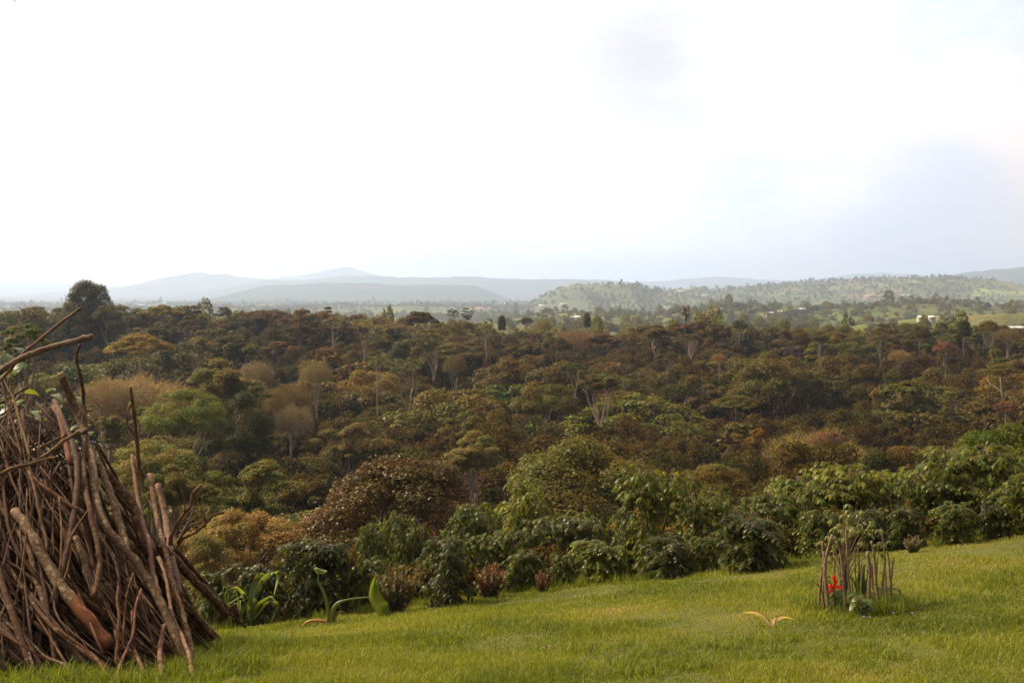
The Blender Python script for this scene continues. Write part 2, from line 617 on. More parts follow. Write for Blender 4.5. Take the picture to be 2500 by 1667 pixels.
# ------------------------------------------------------------------ ground sheets
def grid_mesh(name, xs_of, ys, nx, m, dz=0.0):
    V = []
    for y in ys:
        xa, xb = xs_of(y)
        xs = np.linspace(xa, xb, nx)
        V.append(np.stack([xs, np.full(nx, y), gz(xs, np.full(nx, y)) + dz], 1))
    V = np.concatenate(V)
    ny = len(ys)
    i = np.arange(ny - 1)[:, None] * nx
    j = np.arange(nx - 1)[None, :]
    q = np.stack([i + j, i + j + 1, i + nx + j + 1, i + nx + j], -1).reshape(-1, 4)
    return mesh_np(name, V, q, m, None, None, True)


def ground_material():
    m, t = mat('soil_and_litter')
    out = t.new('ShaderNodeOutputMaterial')
    tcn = t.new('ShaderNodeTexCoord')
    v = tcn.outputs['Object']
    n = t.noise(v, 1.2, 8, 0.65)
    n2 = t.noise(v, 9.0, 6, 0.7)
    c = t.mix(t.ramp(n, [(0.4, 0.0), (0.6, 1.0)]), (0.075, 0.035, 0.018), (0.13, 0.07, 0.035))
    c = t.mix(t.ramp(n2, [(0.45, 0.0), (0.62, 1.0)]), c, (0.04, 0.035, 0.014))
    t.link(principled(t, c, 0.95, 0.1, bump(t, n2, 0.6, 0.05)), out.inputs[0])
    return m


def turf_material():
    m, t = mat('turf')
    out = t.new('ShaderNodeOutputMaterial')
    tcn = t.new('ShaderNodeTexCoord')
    v = tcn.outputs['Object']
    n = t.noise(v, 0.9, 6, 0.6)
    n2 = t.noise(v, 18.0, 6, 0.7)
    c = t.mix(t.ramp(n, [(0.38, 0.0), (0.62, 1.0)]), (0.045, 0.06, 0.014), (0.085, 0.10, 0.02))
    c = t.mix(t.ramp(n2, [(0.4, 0.0), (0.6, 0.6)]), c, (0.09, 0.065, 0.03))
    t.link(principled(t, c, 0.95, 0.1, bump(t, n2, 0.6, 0.02)), out.inputs[0])
    return m


def hills_material():
    m, t = mat('farmed_hills')
    out = t.new('ShaderNodeOutputMaterial')
    g = t.new('ShaderNodeNewGeometry')
    v = g.outputs['Position']
    vo = t.new('ShaderNodeTexVoronoi')
    vo.inputs['Scale'].default_value = 0.0085
    vo.inputs['Randomness'].default_value = 1.0
    nd = t.new('ShaderNodeTexNoise')
    nd.inputs['Scale'].default_value = 0.006
    t.link(v, nd.inputs['Vector'])
    sc_ = t.new('ShaderNodeVectorMath', operation='MULTIPLY_ADD')
    t.link(nd.outputs['Color'], sc_.inputs[0])
    sc_.inputs[1].default_value = (120, 120, 0)
    t.link(v, sc_.inputs[2])
    t.link(sc_.outputs[0], vo.inputs['Vector'])
    sx = t.new('ShaderNodeSeparateColor')
    t.link(vo.outputs['Color'], sx.inputs[0])
    field = t.ramp(sx.outputs[0], [(0.0, (0.09, 0.10, 0.025)), (0.30, (0.12, 0.135, 0.028)), (0.46, (0.13, 0.16, 0.03)), (0.56, (0.20, 0.235, 0.045)), (0.63, (0.16, 0.13, 0.045)),
                                   (0.80, (0.26, 0.14, 0.07)), (0.86, (0.06, 0.065, 0.024)), (1.0, (0.16, 0.21, 0.045))], 'CONSTANT')
    n = t.noise(v, 0.004, 5, 0.6)
    c = t.mix(t.ramp(n, [(0.46, 0.0), (0.58, 1.0)]), field, (0.085, 0.09, 0.028))
    n3 = t.noise(v, 0.05, 6, 0.7)
    c = t.mix(t.ramp(n3, [(0.45, 0.0), (0.68, 0.6)]), c, (0.065, 0.07, 0.022))
    # the far ranges are forested
    sp = t.new('ShaderNodeSeparateXYZ')
    t.link(v, sp.inputs[0])
    fr = t.ramp(t.math('MULTIPLY', sp.outputs[1], 0.0001), [(0.34, 0.0), (0.44, 0.85)])
    c = t.mix(fr, c, (0.04, 0.05, 0.022))
    t.link(principled(t, c, 0.95, 0.05, bump(t, n3, 0.8, 6.0)), out.inputs[0])
    return m


soil = ground_material()
ys = np.concatenate([np.arange(-12, 3, 1.5), np.arange(3, 30, 0.25), np.arange(30, 80, 1.0), np.arange(80, 401, 3.0)])
o = link('ground', grid_mesh('ground', lambda y: (-(abs(y) * 0.75 + 14), abs(y) * 0.75 + 14), ys, 160, soil))
tag(o, 'reddish brown soil under the shrubs and forest sloping into the valley', 'ground', kind='structure')


def edge_y(x):
    return EDGE + 0.45 * fbm(np.asarray(x) * 0.7 + 30, np.asarray(x) * 0 + 2, 4) * 2 - 0.35 * smooth((-1.2 - np.asarray(x)) / 2) + 0.25


nyl, nxl = 90, 150
xs = np.linspace(-24, 24, nxl)
V = []
for r in np.linspace(0, 1, nyl):
    yy = -12 + (edge_y(xs) + 12) * r ** 0.8
    V.append(np.stack([xs, yy, gz(xs, yy) + 0.012], 1))
i = np.arange(nyl - 1)[:, None] * nxl
j = np.arange(nxl - 1)[None, :]
q = np.stack([i + j, i + j + 1, i + nxl + j + 1, i + nxl + j], -1).reshape(-1, 4)
o = link('lawn', mesh_np('lawn', np.concatenate(V), q, turf_material(), None, None, True))
tag(o, 'bright green mown lawn sloping down towards the shrubs', 'lawn', kind='structure')

ys = np.concatenate([np.arange(400, 1300, 7), np.arange(1300, 3200, 20), np.arange(3200, 14000, 70)])
o = link('hills', grid_mesh('hills', lambda y: (-(y * 0.60 + 100), y * 0.60 + 100), ys, 620, hills_material()))
tag(o, 'hazy patchwork hills and blue mountain ridges beyond the forest', 'hills', kind='structure')

# ------------------------------------------------------------------ crowns
def clump_set(R, kind):
    """clump centres, radii, flatness in a crown one unit wide standing on z = 0; also its height"""
    C, r, fl = [], [], []
    if kind == 'round':
        a = 0.78
        for k in range(46):
            u = unit(R.normal(size=3))
            u[2] = abs(u[2]) * 1.1 - 0.35
            u = unit(u)
            q = 0.40 + 0.05 * R.rand()
            C.append((u[0] * q, u[1] * q, 0.36 + u[2] * 0.36 * (1 if u[2] > 0 else 0.8)))
            r.append(R.uniform(0.075, 0.14))
            fl.append(0.75)
    elif kind == 'bushy':
        a = 0.62
        for k in range(64):
            u = unit(R.normal(size=3))
            u[2] = abs(u[2]) - 0.1
            q = 0.42 * R.uniform(0.7, 1.02)
            C.append((u[0] * q, u[1] * q, max(0.05, 0.06 + u[2] * 0.48)))
            r.append(R.uniform(0.06, 0.12))
            fl.append(0.7)
    elif kind == 'umbrella':
        a = 0.36
        for k in range(44):
            q = 0.44 * math.sqrt(R.rand())
            th = R.rand() * 6.283
            C.append((q * math.cos(th), q * math.sin(th), a - 0.07 - 0.95 * q * q + R.normal() * 0.015))
            r.append(R.uniform(0.06, 0.10))
            fl.append(0.42)
    elif kind == 'layered':
        a = 0.85
        for lev, (zz, rad) in enumerate([(0.10, 0.40), (0.27, 0.46), (0.45, 0.42), (0.62, 0.32), (0.77, 0.18)]):
            ox, oy = R.normal(size=2) * 0.04
            for k in range(int(6 + rad * 26)):
                q = rad * math.sqrt(R.uniform(0.15, 1))
                th = R.rand() * 6.283
                C.append((ox + q * math.cos(th), oy + q * math.sin(th), zz + R.normal() * 0.02 - 0.12 * q))
                r.append(R.uniform(0.05, 0.085))
                fl.append(0.30)
    elif kind == 'open':
        a = 0.82
        for k in range(26):
            u = unit(R.normal(size=3)) * R.uniform(0.55, 1)
            C.append((u[0] * 0.40, u[1] * 0.40, 0.42 + u[2] * 0.34))
            r.append(R.uniform(0.06, 0.11))
            fl.append(0.5)
    elif kind == 'conical':
        a = 1.15
        for k in range(60):
            zz = R.uniform(0.05, 0.98) ** 1.1
            rad = 0.43 * (1 - zz ** 2.2) ** 0.6
            th = R.rand() * 6.283
            C.append((rad * math.cos(th), rad * math.sin(th), zz * 1.05))
            r.append(R.uniform(0.07, 0.12))
            fl.append(0.85)
    elif kind == 'egg':
        a = 0.92
        for k in range(150):
            zz = ((k * 0.618034) % 1.0)
            rad = 0.42 * math.sqrt(max(0.0, 1 - (max(0, zz - 0.25) / 0.78) ** 2.4)) * (0.75 + zz if zz < 0.25 else 1)
            rad *= (0.5, 1.0, 0.92)[k % 3]
            th = R.rand() * 6.283
            C.append((rad * math.cos(th), rad * math.sin(th), 0.04 + zz * 0.84))
            r.append(R.uniform(0.075, 0.115))
            fl.append(0.85)
    elif kind == 'ragged':
        a = 0.8
        lobes = [(R.normal(size=3) * (0.17, 0.17, 0.12) + (0, 0, 0.42), R.uniform(0.13, 0.24)) for _ in range(6)]
        for k in range(50):
            c0, s_ = lobes[R.randint(6)]
            u = unit(R.normal(size=3))
            u[2] = abs(u[2]) * 1.2 - 0.35
            C.append(tuple(c0 + unit(u) * s_ * (1, 1, 0.75)))
            r.append(R.uniform(0.045, 0.095))
            fl.append(0.6)
    C = np.array(C)
    r = np.array(r)
    return C, r, np.array(fl), a


def crown_mesh(name, kind, seed, nl, ls, m):
    R = np.random.RandomState(seed)
    if kind == 'twiggy':
        mb = MB()
        n = nl
        u = unit(R.normal(size=(n, 3)))
        u[:, 2] = np.abs(u[:, 2]) * 1.15 - 0.35
        u = unit(u)
        lob = 1 + 0.22 * np.sin(u[:, 0] * 7 + seed) * np.cos(u[:, 1] * 6 + seed * 2)
        P = u * (0.44 * R.uniform(0.45, 1.0, n) ** 0.5 * lob)[:, None] * (1, 1, 0.78) + (0, 0, 0.34)
        N = R.normal(size=(n, 3))
        v, f, at_ = leaves_quad(R, P, N, ls * R.uniform(0.7, 1.5, n), 0.0030, axis=u + R.normal(size=(n, 3)) * 0.45 + (0, 0, 0.4))
        return mesh_np(name, v, f, m, at_), P[:10] * 0.8, 0.72
    if kind == 'palmate':
        C = []
        for k in range(34):
            u = unit(R.normal(size=3)) * R.uniform(0.6, 1)
            C.append((u[0] * 0.42, u[1] * 0.42, 0.36 + u[2] * 0.30))
        C = np.array(C)
        B, A = [], []
        for c in C:
            for k in range(15):
                th = R.rand() * 6.283
                el = R.uniform(-0.2, 0.9)
                d = np.array((math.cos(th) * math.cos(el), math.sin(th) * math.cos(el), math.sin(el)))
                B.append(c + d * 0.02)
                A.append(d)
        B, A = np.array(B), np.array(A)
        v, f, at_ = leaf6(R, B, A, np.tile((0, 0, 1.0), (len(B), 1)) + R.normal(size=(len(B), 3)) * 0.2, R.uniform(0.06, 0.11, len(B)), 0.036, 0.9)
        return mesh_np(name, v, f, m, at_), C[:9], 0.78
    C, r, fl, a = clump_set(R, kind)
    w_ = r ** 2
    k = R.choice(len(C), nl, p=w_ / w_.sum())
    u = unit(R.normal(size=(nl, 3)))
    ctr = np.array((0, 0, a * 0.42))
    u[:, 2] = np.where(u[:, 2] < -0.35, -u[:, 2], u[:, 2])
    q = 0.72 + 0.34 * R.rand(nl) ** 0.7
    stray = R.rand(nl) < 0.06
    q = np.where(stray, q * 1.25, q)
    q = q * (1 + 0.22 * np.sin(u[:, 0] * 9 + k) * np.sin(u[:, 1] * 9 + 2 * k))
    P = C[k] + u * (r[k] * q)[:, None] * np.stack([np.ones(nl), np.ones(nl), fl[k]], 1)
    if kind in ('round', 'bushy', 'conical', 'egg', 'ragged'):
        core = R.rand(nl) < 0.16
        P = np.where(core[:, None], ctr + (P - ctr) * R.uniform(0.45, 0.95, nl)[:, None], P)
    N = u * 0.8 + (0, 0, 0.75) + R.normal(size=(nl, 3)) * 0.55
    hue = np.clip(R.rand(len(C))[k] * 0.7 + R.rand(nl) * 0.35, 0, 1)
    v, f, at_ = leaves_quad(R, P, N, ls * R.uniform(0.7, 1.25, nl), ls * 0.55 * R.uniform(0.8, 1.2, nl), hue)
    order = np.argsort(-C[:, 2])
    return mesh_np(name, v, f, m, at_), C[order[::max(1, len(C) // 9)]], a


def limb_mesh(R, targets, w, h, zb, m, lean=0.0, rad=None, fork=0.25):
    """trunk from the ground (zb below the crown base) with limbs into the crown; metres"""
    mb = MB()
    T = np.array(targets) * (w, w, h)
    H = zb
    r0 = rad or 0.028 * w + 0.02
    fx, fy = R.normal(size=2) * 0.05 * w + (lean * w, 0)
    top = np.array((fx, fy, fork * h * 0.3))
    start = np.array((R.normal() * 0.03 * w - lean * w * 0.6, 0, -H - 0.3))
    mid = (start + top) / 2 + np.array((R.normal(), R.normal(), 0)) * 0.035 * w
    P = spline([start, mid, top], 5)
    mb.tube(P, np.linspace(r0, r0 * 0.62, len(P)), 7)
    for k, t_ in enumerate(T):
        s_ = P[-1 - (k % 4)] if k % 3 else P[-1]
        m1 = s_ + (t_ - s_) * 0.5 + np.array((R.normal(), R.normal(), -0.6)) * 0.045 * w
        Q = spline([s_, m1, t_], 4)
        mb.tube(Q, np.linspace(r0 * 0.46, r0 * 0.10, len(Q)), 5, cap=False)
        for j in range(2):
            b = Q[3 + j * 2]
            e = b + (t_ - s_) * 0.3 + R.normal(size=3) * 0.08 * w
            mb.tube(np.array([b, (b + e) / 2 + R.normal(size=3) * 0.01 * w, e]), [r0 * 0.2, r0 * 0.14, r0 * 0.05], 4, cap=False)
    return mb.build('trunk', m, True, {'lichen': np.full(mb.n, 0.7)})


NL, LS = 15000, 0.030
CR = {}
for kind, n in (('round', 3), ('bushy', 3), ('umbrella', 3), ('layered', 2), ('open', 3), ('conical', 2), ('ragged', 4)):
    CR[kind] = [crown_mesh('crown', kind, 100 + 7 * k + len(kind), NL if kind not in ('open', 'umbrella') else 9500, LS, M['leaf']) for k in range(n)]
CR['twiggy'] = [crown_mesh('crown', 'twiggy', 5 + k, 9000, 0.10, M['twig']) for k in range(3)]
CR['palmate'] = [crown_mesh('crown', 'palmate', 15 + k, 0, 0, M['leaf']) for k in range(2)]
CR['bushy_fine'] = [crown_mesh('crown', 'bushy', 301 + k, 52000, 0.0165, M['leaf']) for k in range(2)]
CR['ragged_fine'] = [crown_mesh('crown', 'ragged', 311 + k, 42000, 0.018, M['leaf']) for k in range(2)]
CR['round_fine'] = [crown_mesh('crown', 'round', 321 + k, 40000, 0.018, M['leaf']) for k in range(1)]
CR['egg'] = [crown_mesh('crown', 'egg', 351, 60000, 0.022, M['leaf'])]
CR['bronze'] = [crown_mesh('crown', 'bushy', 331, 60000, 0.0155, M['bronze'])]
CR['flame'] = [crown_mesh('crown', 'round', 341, 9000, 0.034, M['flame'])]
KIND_NAME = {'round': 'broadleaf_tree', 'bushy': 'bushy_tree', 'umbrella': 'umbrella_tree', 'layered': 'layered_tree', 'open': 'tall_tree', 'conical': 'dome_tree', 'egg': 'dome_tree',
             'ragged': 'broadleaf_tree', 'twiggy': 'bare_tree', 'palmate': 'palmate_tree', 'bushy_fine': 'bushy_tree', 'ragged_fine': 'broadleaf_tree',
             'round_fine': 'broadleaf_tree', 'bronze': 'bronze_tree', 'flame': 'flowering_tree'}
PALE, GREYB, BROWNB = (0.27, 0.225, 0.165), (0.20, 0.16, 0.12), (0.11, 0.075, 0.05)
TREES = []          # (px, py of the crown middle, Y, half width px, top py)
rt = np.random.RandomState(11)


def warmer(c):
    m_ = (c[0] + c[1]) / 2
    r_, g_ = (c[0] * 0.75 + m_ * 0.25, c[1] * 0.8 + m_ * 0.2) if c[0] < 0.25 else (c[0], c[1])
    k_ = 0.98
    return (r_ * 1.03 * k_, g_ * 1.03 * k_, c[2] * (0.55 if c[2] > 0.05 else 0.32) * k_)


def tree(px, top, wpx, Y, kind, tint, label, ch=1.0, var=None, bark=GREYB, group=None, shared=None, fork=0.25, lean=0.0, rad=None, cat='tree', ntarget=None):
    tint = warmer(tint)
    v = CR[kind][(var if var is not None else rt.randint(99)) % len(CR[kind])]
    me, targets, a = v
    p = at(px, top, Y)
    w_ = wpx / F * Y * (1.16 if 'bushy' in kind or kind == 'bronze' else 1.08)
    h = a * wpx / F * Y * ch * 1.1
    gzz = g1(p[0], p[1])
    zb = p[2] - h
    if zb - gzz < 0.25 * w_ and kind not in ('bushy', 'bushy_fine', 'bronze'):
        pass
    root = link(KIND_NAME[kind], None, None, (p[0], p[1], gzz), (0, 0, 0))
    rot = rt.rand() * 6.283 if shared is not None or kind not in ('umbrella',) else 0
    c = link('crown', me, root, (0, 0, zb - gzz), (0, 0, rot), (w_, w_, h / a), tint)
    if shared is None:
        tg = targets if ntarget is None else targets[:ntarget]
        cr_, sr_ = math.cos(rot), math.sin(rot)
        tg = np.stack([tg[:, 0] * cr_ - tg[:, 1] * sr_, tg[:, 0] * sr_ + tg[:, 1] * cr_, tg[:, 2]], 1)
        tm = limb_mesh(rt, tg, w_, h / a, max(zb - gzz, 0.3), M['bark'], lean, rad, fork)
        link('trunk', tm, root, (0, 0, zb - gzz), (0, 0, 0), (1, 1, 1), bark)
    else:
        link('trunk', shared, root, (0, 0, zb - gzz), (0, 0, rot), (w_, w_, h / a), bark)
    tag(root, label, cat, group)
    hp = h / Y * F
    TREES.append((px, top + hp * 0.5, Y, wpx / 2, top, hp))
    return root


OLIVE = (0.085, 0.070, 0.022)
BROLIVE = (0.088, 0.056, 0.022)
REDBR = (0.105, 0.046, 0.022)
GREEN = (0.062, 0.080, 0.020)
DKGREEN = (0.036, 0.042, 0.014)
PALEO = (0.150, 0.135, 0.060)
BRIGHT = (0.115, 0.130, 0.03)
ORANGE = (0.20, 0.085, 0.026)
RED = (0.22, 0.040, 0.012)
DRY = (0.20, 0.115, 0.065)
GOLD = (0.15, 0.10, 0.028)

FOREST = 'trees of the forested valley'
LM = []          # landmarks: px, py, short phrase


def lm(px, top, wpx, Y, kind, tint, label, short, **kw):
    o = tree(px, top, wpx, Y, kind, tint, label, group=FOREST, **kw)
    LM.append((px, TREES[-1][1], short, Y))
    return o


# near trees just behind the shrub row
lm(1435, 1046, 500, 60, 'bushy_fine', (0.102, 0.092, 0.036), 'wide olive dome of a bush tree behind the middle of the shrub row', 'the wide olive dome tree', ch=1.0, var=0)
lm(965, 1086, 500, 46, 'bronze', (0.078, 0.046, 0.017), 'broad glossy tree with bronze leaves and red new shoots', 'the bronze red-tipped tree', ch=1.0)
lm(600, 1212, 330, 36, 'bushy_fine', (0.21, 0.13, 0.062), 'low pinkish-tan shrub crown between the woodpile and the bronze tree', 'the pinkish-tan bush', ch=1.0, var=1)
lm(480, 1290, 200, 32, 'bushy_fine', (0.17, 0.12, 0.055), 'small tan leafy bush against the right edge of the woodpile', 'the small tan bush', ch=1.1, var=0)
lm(610, 1128, 270, 50, 'ragged_fine', (0.12, 0.115, 0.045), 'ragged light green crown above the pinkish-tan bush', 'the ragged light green crown', ch=0.9, var=0)
lm(365, 1054, 250, 50, 'bushy_fine', (0.16, 0.155, 0.065), 'silvery olive round crown seen past the broken sticks of the woodpile', 'the silvery olive round crown', ch=1.0, var=1)
lm(445, 1140, 200, 44, 'ragged_fine', (0.115, 0.11, 0.045), 'dull green crown just below the silvery olive one', 'the dull green crown', ch=1.0, var=1)
lm(1150, 1068, 190, 72, 'ragged_fine', (0.17, 0.155, 0.085), 'grey-green soft crown left of the wide olive dome', 'the grey-green soft crown', ch=0.9, var=1)
lm(850, 1034, 180, 86, 'ragged_fine', (0.15, 0.105, 0.055), 'buff brown billowing crown above the bronze tree', 'the buff brown crown', ch=0.9, var=0)
lm(2485, 990, 400, 27, 'bushy_fine', (0.070, 0.095, 0.022), 'tall fresh green tree at the right end of the lawn edge', 'the fresh green tree at the lawn end', ch=1.15, var=1)
lm(1745, 1125, 170, 52, 'bushy', (0.115, 0.085, 0.04), 'low buff crown between the wide dome and the cassava', 'the low buff crown', ch=0.8)
lm(1660, 1195, 300, 40, 'bushy_fine', (0.14, 0.10, 0.03), 'yellowish tan bush showing behind the shrub row', 'the yellowish tan bush', ch=0.6, var=0)
# left part
lm(213, 692, 122, 200, 'egg', (0.075, 0.062, 0.026), 'tall dark egg-shaped tree standing high above the skyline', 'the tall egg-shaped skyline tree', ch=1.3, bark=BROWNB)
lm(262, 745, 60, 195, 'round', (0.075, 0.065, 0.026), 'small shoulder crown leaning on the egg-shaped skyline tree', 'the shoulder crown')
lm(340, 810, 158, 140, 'umbrella', (0.19, 0.115, 0.035), 'orange-brown umbrella crown on pale spreading forked limbs', 'the orange-brown umbrella tree', bark=PALE, fork=-3.5, ch=1.1, rad=0.17, var=0)
lm(550, 785, 150, 165, 'ragged', (0.085, 0.072, 0.028), 'dull olive tree with a straight pale trunk and low curved limbs', 'the olive tree with curved limbs', bark=PALE, ch=1.0, fork=-0.6)
lm(335, 912, 250, 112, 'twiggy', (0.30, 0.215, 0.17), 'wide tan leafless crown in a fuzzy band', 'the wide tan leafless crown', bark=GREYB, ch=0.7, var=0)
lm(255, 925, 130, 108, 'twiggy', (0.27, 0.195, 0.15), 'smaller tan leafless crown left of the wide one', 'the smaller tan leafless crown', ch=0.8, var=1)
lm(550, 886, 235, 110, 'ragged_fine', (0.145, 0.130, 0.052), 'pale glossy olive crown above the very dark round tree', 'the pale glossy olive crown', ch=0.85, var=1)
lm(625, 880, 90, 135, 'twiggy', (0.24, 0.17, 0.17), 'leafless mauve-brown crown like a fuzzy ball', 'the mauve leafless ball', var=2, ch=1.0)
lm(772, 880, 80, 132, 'twiggy', (0.24, 0.18, 0.13), 'leafless ochre crown left of the pale thin trunks', 'the ochre leafless crown', var=1, ch=1.2)
lm(715, 985, 110, 110, 'twiggy', (0.21, 0.15, 0.14), 'leafless brown crown in the dark hollow above the bronze tree', 'the leafless crown in the hollow', var=0, ch=1.1)
lm(700, 935, 120, 125, 'twiggy', (0.17, 0.10, 0.06), 'dark leafless thicket between the two leafless balls', 'the dark leafless thicket', var=2, ch=1.0)
lm(448, 952, 190, 82, 'round_fine', BRIGHT, 'bright yellow-green crown on a slim pale trunk', 'the bright yellow-green crown', bark=PALE, ch=0.85, fork=-1.0, var=1, rad=0.09)
lm(340, 985, 80, 84, 'ragged', BRIGHT, 'small bright green crown beside the yellow-green one', 'the small bright green crown', ch=0.8)
lm(572, 962, 175, 88, 'round_fine', DKGREEN, 'very dark green round tree with glinting leaves', 'the very dark round tree', ch=1.45)
lm(108, 912, 100, 100, 'round', PALEO, 'pale silver-leaved round crown behind the pile of sticks', 'the pale silver-leaved crown', ch=0.8)
lm(60, 770, 130, 60, 'open', (0.07, 0.10, 0.022), 'leafy green tree crown at the left edge under the skyline', 'the leafy green edge tree', ch=1.1, var=1)
lm(20, 885, 110, 60, 'ragged', (0.08, 0.10, 0.028), 'lower green crown at the left edge above the sticks', 'the lower green edge crown', ch=0.9)
lm(265, 1010, 120, 80, 'ragged', (0.11, 0.105, 0.032), 'soft olive crown between the broken branches of the pile', 'the soft olive crown', ch=0.9)
# skyline and its neighbours
lm(470, 755, 80, 215, 'open', BROLIVE, 'small brown skyline tree right of the egg-shaped one', 'the small brown skyline tree')
lm(545, 749, 42, 300, 'round', OLIVE, 'tiny round tree alone on the skyline', 'the tiny round skyline tree', ch=1.0)
lm(725, 748, 120, 205, 'open', (0.105, 0.055, 0.03), 'reddish brown spiky crown breaking the skyline', 'the reddish spiky skyline crown', ch=0.8, var=0)
lm(640, 762, 90, 230, 'ragged', BROLIVE, 'brown crown beside the white roof on the skyline', 'the brown crown by the white roof', ch=0.7)
lm(815, 766, 80, 190, 'palmate', (0.105, 0.095, 0.045), 'sparse large-leaved tree on the skyline, left one of its pair', 'the sparse large-leaved tree', var=0, ch=0.6, bark=PALE)
lm(888, 768, 68, 175, 'palmate', (0.13, 0.12, 0.055), 'sparse pale tree with drooping leaf rosettes and a thin pale trunk', 'the pale rosette tree', var=1, ch=0.7, bark=PALE, fork=-2.5, rad=0.12)
lm(1021, 755, 102, 205, 'umbrella', (0.085, 0.058, 0.025), 'dark mushroom-shaped crown standing proud of the skyline', 'the dark mushroom crown', ch=1.35, var=1, fork=-0.6)
lm(1105, 750, 34, 330, 'open', (0.085, 0.09, 0.04), 'left one of two small pale trees on thin trunks beyond the forest', 'the left pale twin tree', ch=1.0, var=2)
lm(1141, 748, 38, 330, 'open', (0.085, 0.08, 0.035), 'right one of two small pale trees on thin trunks beyond the forest', 'the right pale twin tree', ch=1.1, var=0)
lm(1183, 763, 70, 185, 'palmate', (0.085, 0.08, 0.032), 'dark drooping-leaved tree right of the mushroom crown', 'the dark drooping tree', var=0, ch=1.15, bark=PALE)
lm(1225, 772, 21, 260, 'egg', (0.06, 0.058, 0.028), 'slim dark pointed tree on the skyline', 'the slim pointed tree', ch=1.7)
lm(1283, 773, 42, 280, 'umbrella', OLIVE, 'little flat-topped tree on the skyline', 'the little flat-topped tree', ch=1.3)
lm(1326, 777, 42, 235, 'twiggy', (0.24, 0.17, 0.09), 'fan-shaped pale leafless tree on the skyline', 'the fan-shaped leafless tree', ch=1.3)
lm(1433, 764, 19, 270, 'egg', (0.09, 0.07, 0.035), 'narrow brown column tree poking above the forest', 'the narrow column tree', ch=1.9)
lm(1475, 803, 130, 215, 'ragged', (0.115, 0.052, 0.028), 'maroon brown flat crown left of the lone thin palm', 'the maroon flat crown', ch=0.55)
lm(1360, 822, 66, 190, 'round', (0.058, 0.054, 0.022), 'dark spiky hemisphere crown below the column tree', 'the dark spiky hemisphere', ch=0.85)
lm(1604, 790, 95, 205, 'ragged', (0.10, 0.060, 0.026), 'ochre brown layered crown next to the lone thin palm', 'the ochre brown crown', ch=0.7)
lm(1805, 781, 36, 225, 'round', (0.055, 0.055, 0.028), 'small dark ball tree on the right skyline', 'the small dark ball tree', ch=1.0)
lm(1935, 803, 80, 205, 'round', (0.095, 0.058, 0.026), 'double-humped brown crown on the right skyline', 'the double-humped brown crown', ch=0.8)
lm(2000, 812, 60, 200, 'ragged', OLIVE, 'olive crown right of the double-humped brown one', 'the olive skyline crown', ch=0.7)
lm(2153, 785, 68, 195, 'layered', (0.085, 0.078, 0.030), 'tiered tree with flat spreading layers on the right skyline', 'the tiered tree', ch=1.35, var=0)
lm(2247, 797, 46, 195, 'round', (0.070, 0.050, 0.022), 'compact dark brown tree between the two tiered trees', 'the compact dark brown tree', ch=1.1)
lm(2305, 783, 64, 195, 'layered', (0.075, 0.085, 0.032), 'greener tiered tree above the red-flowering crown', 'the greener tiered tree', ch=1.35, var=1)
lm(2353, 783, 36, 200, 'egg', (0.060, 0.060, 0.026), 'dense pointed dark tree right of the greener tiered one', 'the dense pointed dark tree', ch=1.1)
lm(2415, 780, 52, 200, 'umbrella', (0.13, 0.085, 0.04), 'half-bare brown tree with pale limbs near the white roofs', 'the half-bare brown tree', ch=1.7, bark=PALE, fork=-1.5, rad=0.1)
lm(2460, 800, 60, 190, 'twiggy', (0.15, 0.10, 0.06), 'gnarled leafless tree under the long white roofs', 'the gnarled leafless tree', ch=0.9)
# red and orange crowns
lm(2308, 836, 54, 165, 'flame', RED, 'vivid red-flowering crown below the greener tiered tree', 'the vivid red crown', ch=0.75)
lm(2020, 1056, 84, 88, 'flame', (0.20, 0.042, 0.014), 'dull red-flowering crown low on the right slope', 'the dull red crown', ch=0.6)
lm(2455, 980, 50, 100, 'flame', RED, 'small red crown just above the fresh green tree', 'the small red crown', ch=0.7)
lm(1838, 1048, 100, 96, 'ragged_fine', ORANGE, 'rusty orange crown with thin pale limbs on the right slope', 'the rusty orange crown', ch=0.9, bark=PALE, var=0)
# trunks that show
lm(1470, 908, 115, 118, 'ragged', (0.092, 0.076, 0.030), 'spreading tree with a long bent pale trunk and side branches', 'the long pale-trunked tree', ch=0.75, bark=PALE, fork=-2.2, rad=0.15, var=2)
lm(1045, 800, 78, 170, 'open', (0.085, 0.085, 0.030), 'airy green tree on a tall slanting pale trunk', 'the airy slanting-trunk tree', ch=0.9, bark=PALE, fork=-1.2, lean=0.15, rad=0.14)
lm(985, 862, 90, 130, 'palmate', (0.09, 0.10, 0.038), 'green rosette-leaved tree on a slender curving white trunk', 'the rosette tree on a white trunk', ch=0.8, bark=PALE, fork=-1.0, lean=0.1, rad=0.11)
lm(925, 850, 70, 128, 'palmate', (0.10, 0.11, 0.045), 'lighter rosette-leaved tree left of the white-trunked one', 'the lighter rosette tree', ch=0.9, bark=PALE, rad=0.09)
lm(1110, 865, 60, 150, 'twiggy', (0.15, 0.10, 0.06), 'bare forked tree with two pale stems', 'the bare forked tree', ch=1.3, bark=PALE, rad=0.12)
lm(1970, 908, 66, 140, 'round', (0.088, 0.074, 0.028), 'lollipop tree on a straight pale trunk in a dark patch', 'the lollipop tree', ch=1.0, bark=PALE, fork=-0.8, rad=0.12)
lm(1690, 808, 66, 190, 'open', (0.088, 0.068, 0.028), 'thin-crowned tree with a pale trunk and drooping limbs', 'the thin-crowned pale-trunk tree', ch=0.5, bark=PALE, fork=-2.0, rad=0.13)
lm(1628, 850, 72, 165, 'open', (0.085, 0.060, 0.026), 'brown tree with horizontal pale limbs on the middle slope', 'the brown horizontal-limbed tree', ch=0.8, bark=PALE)
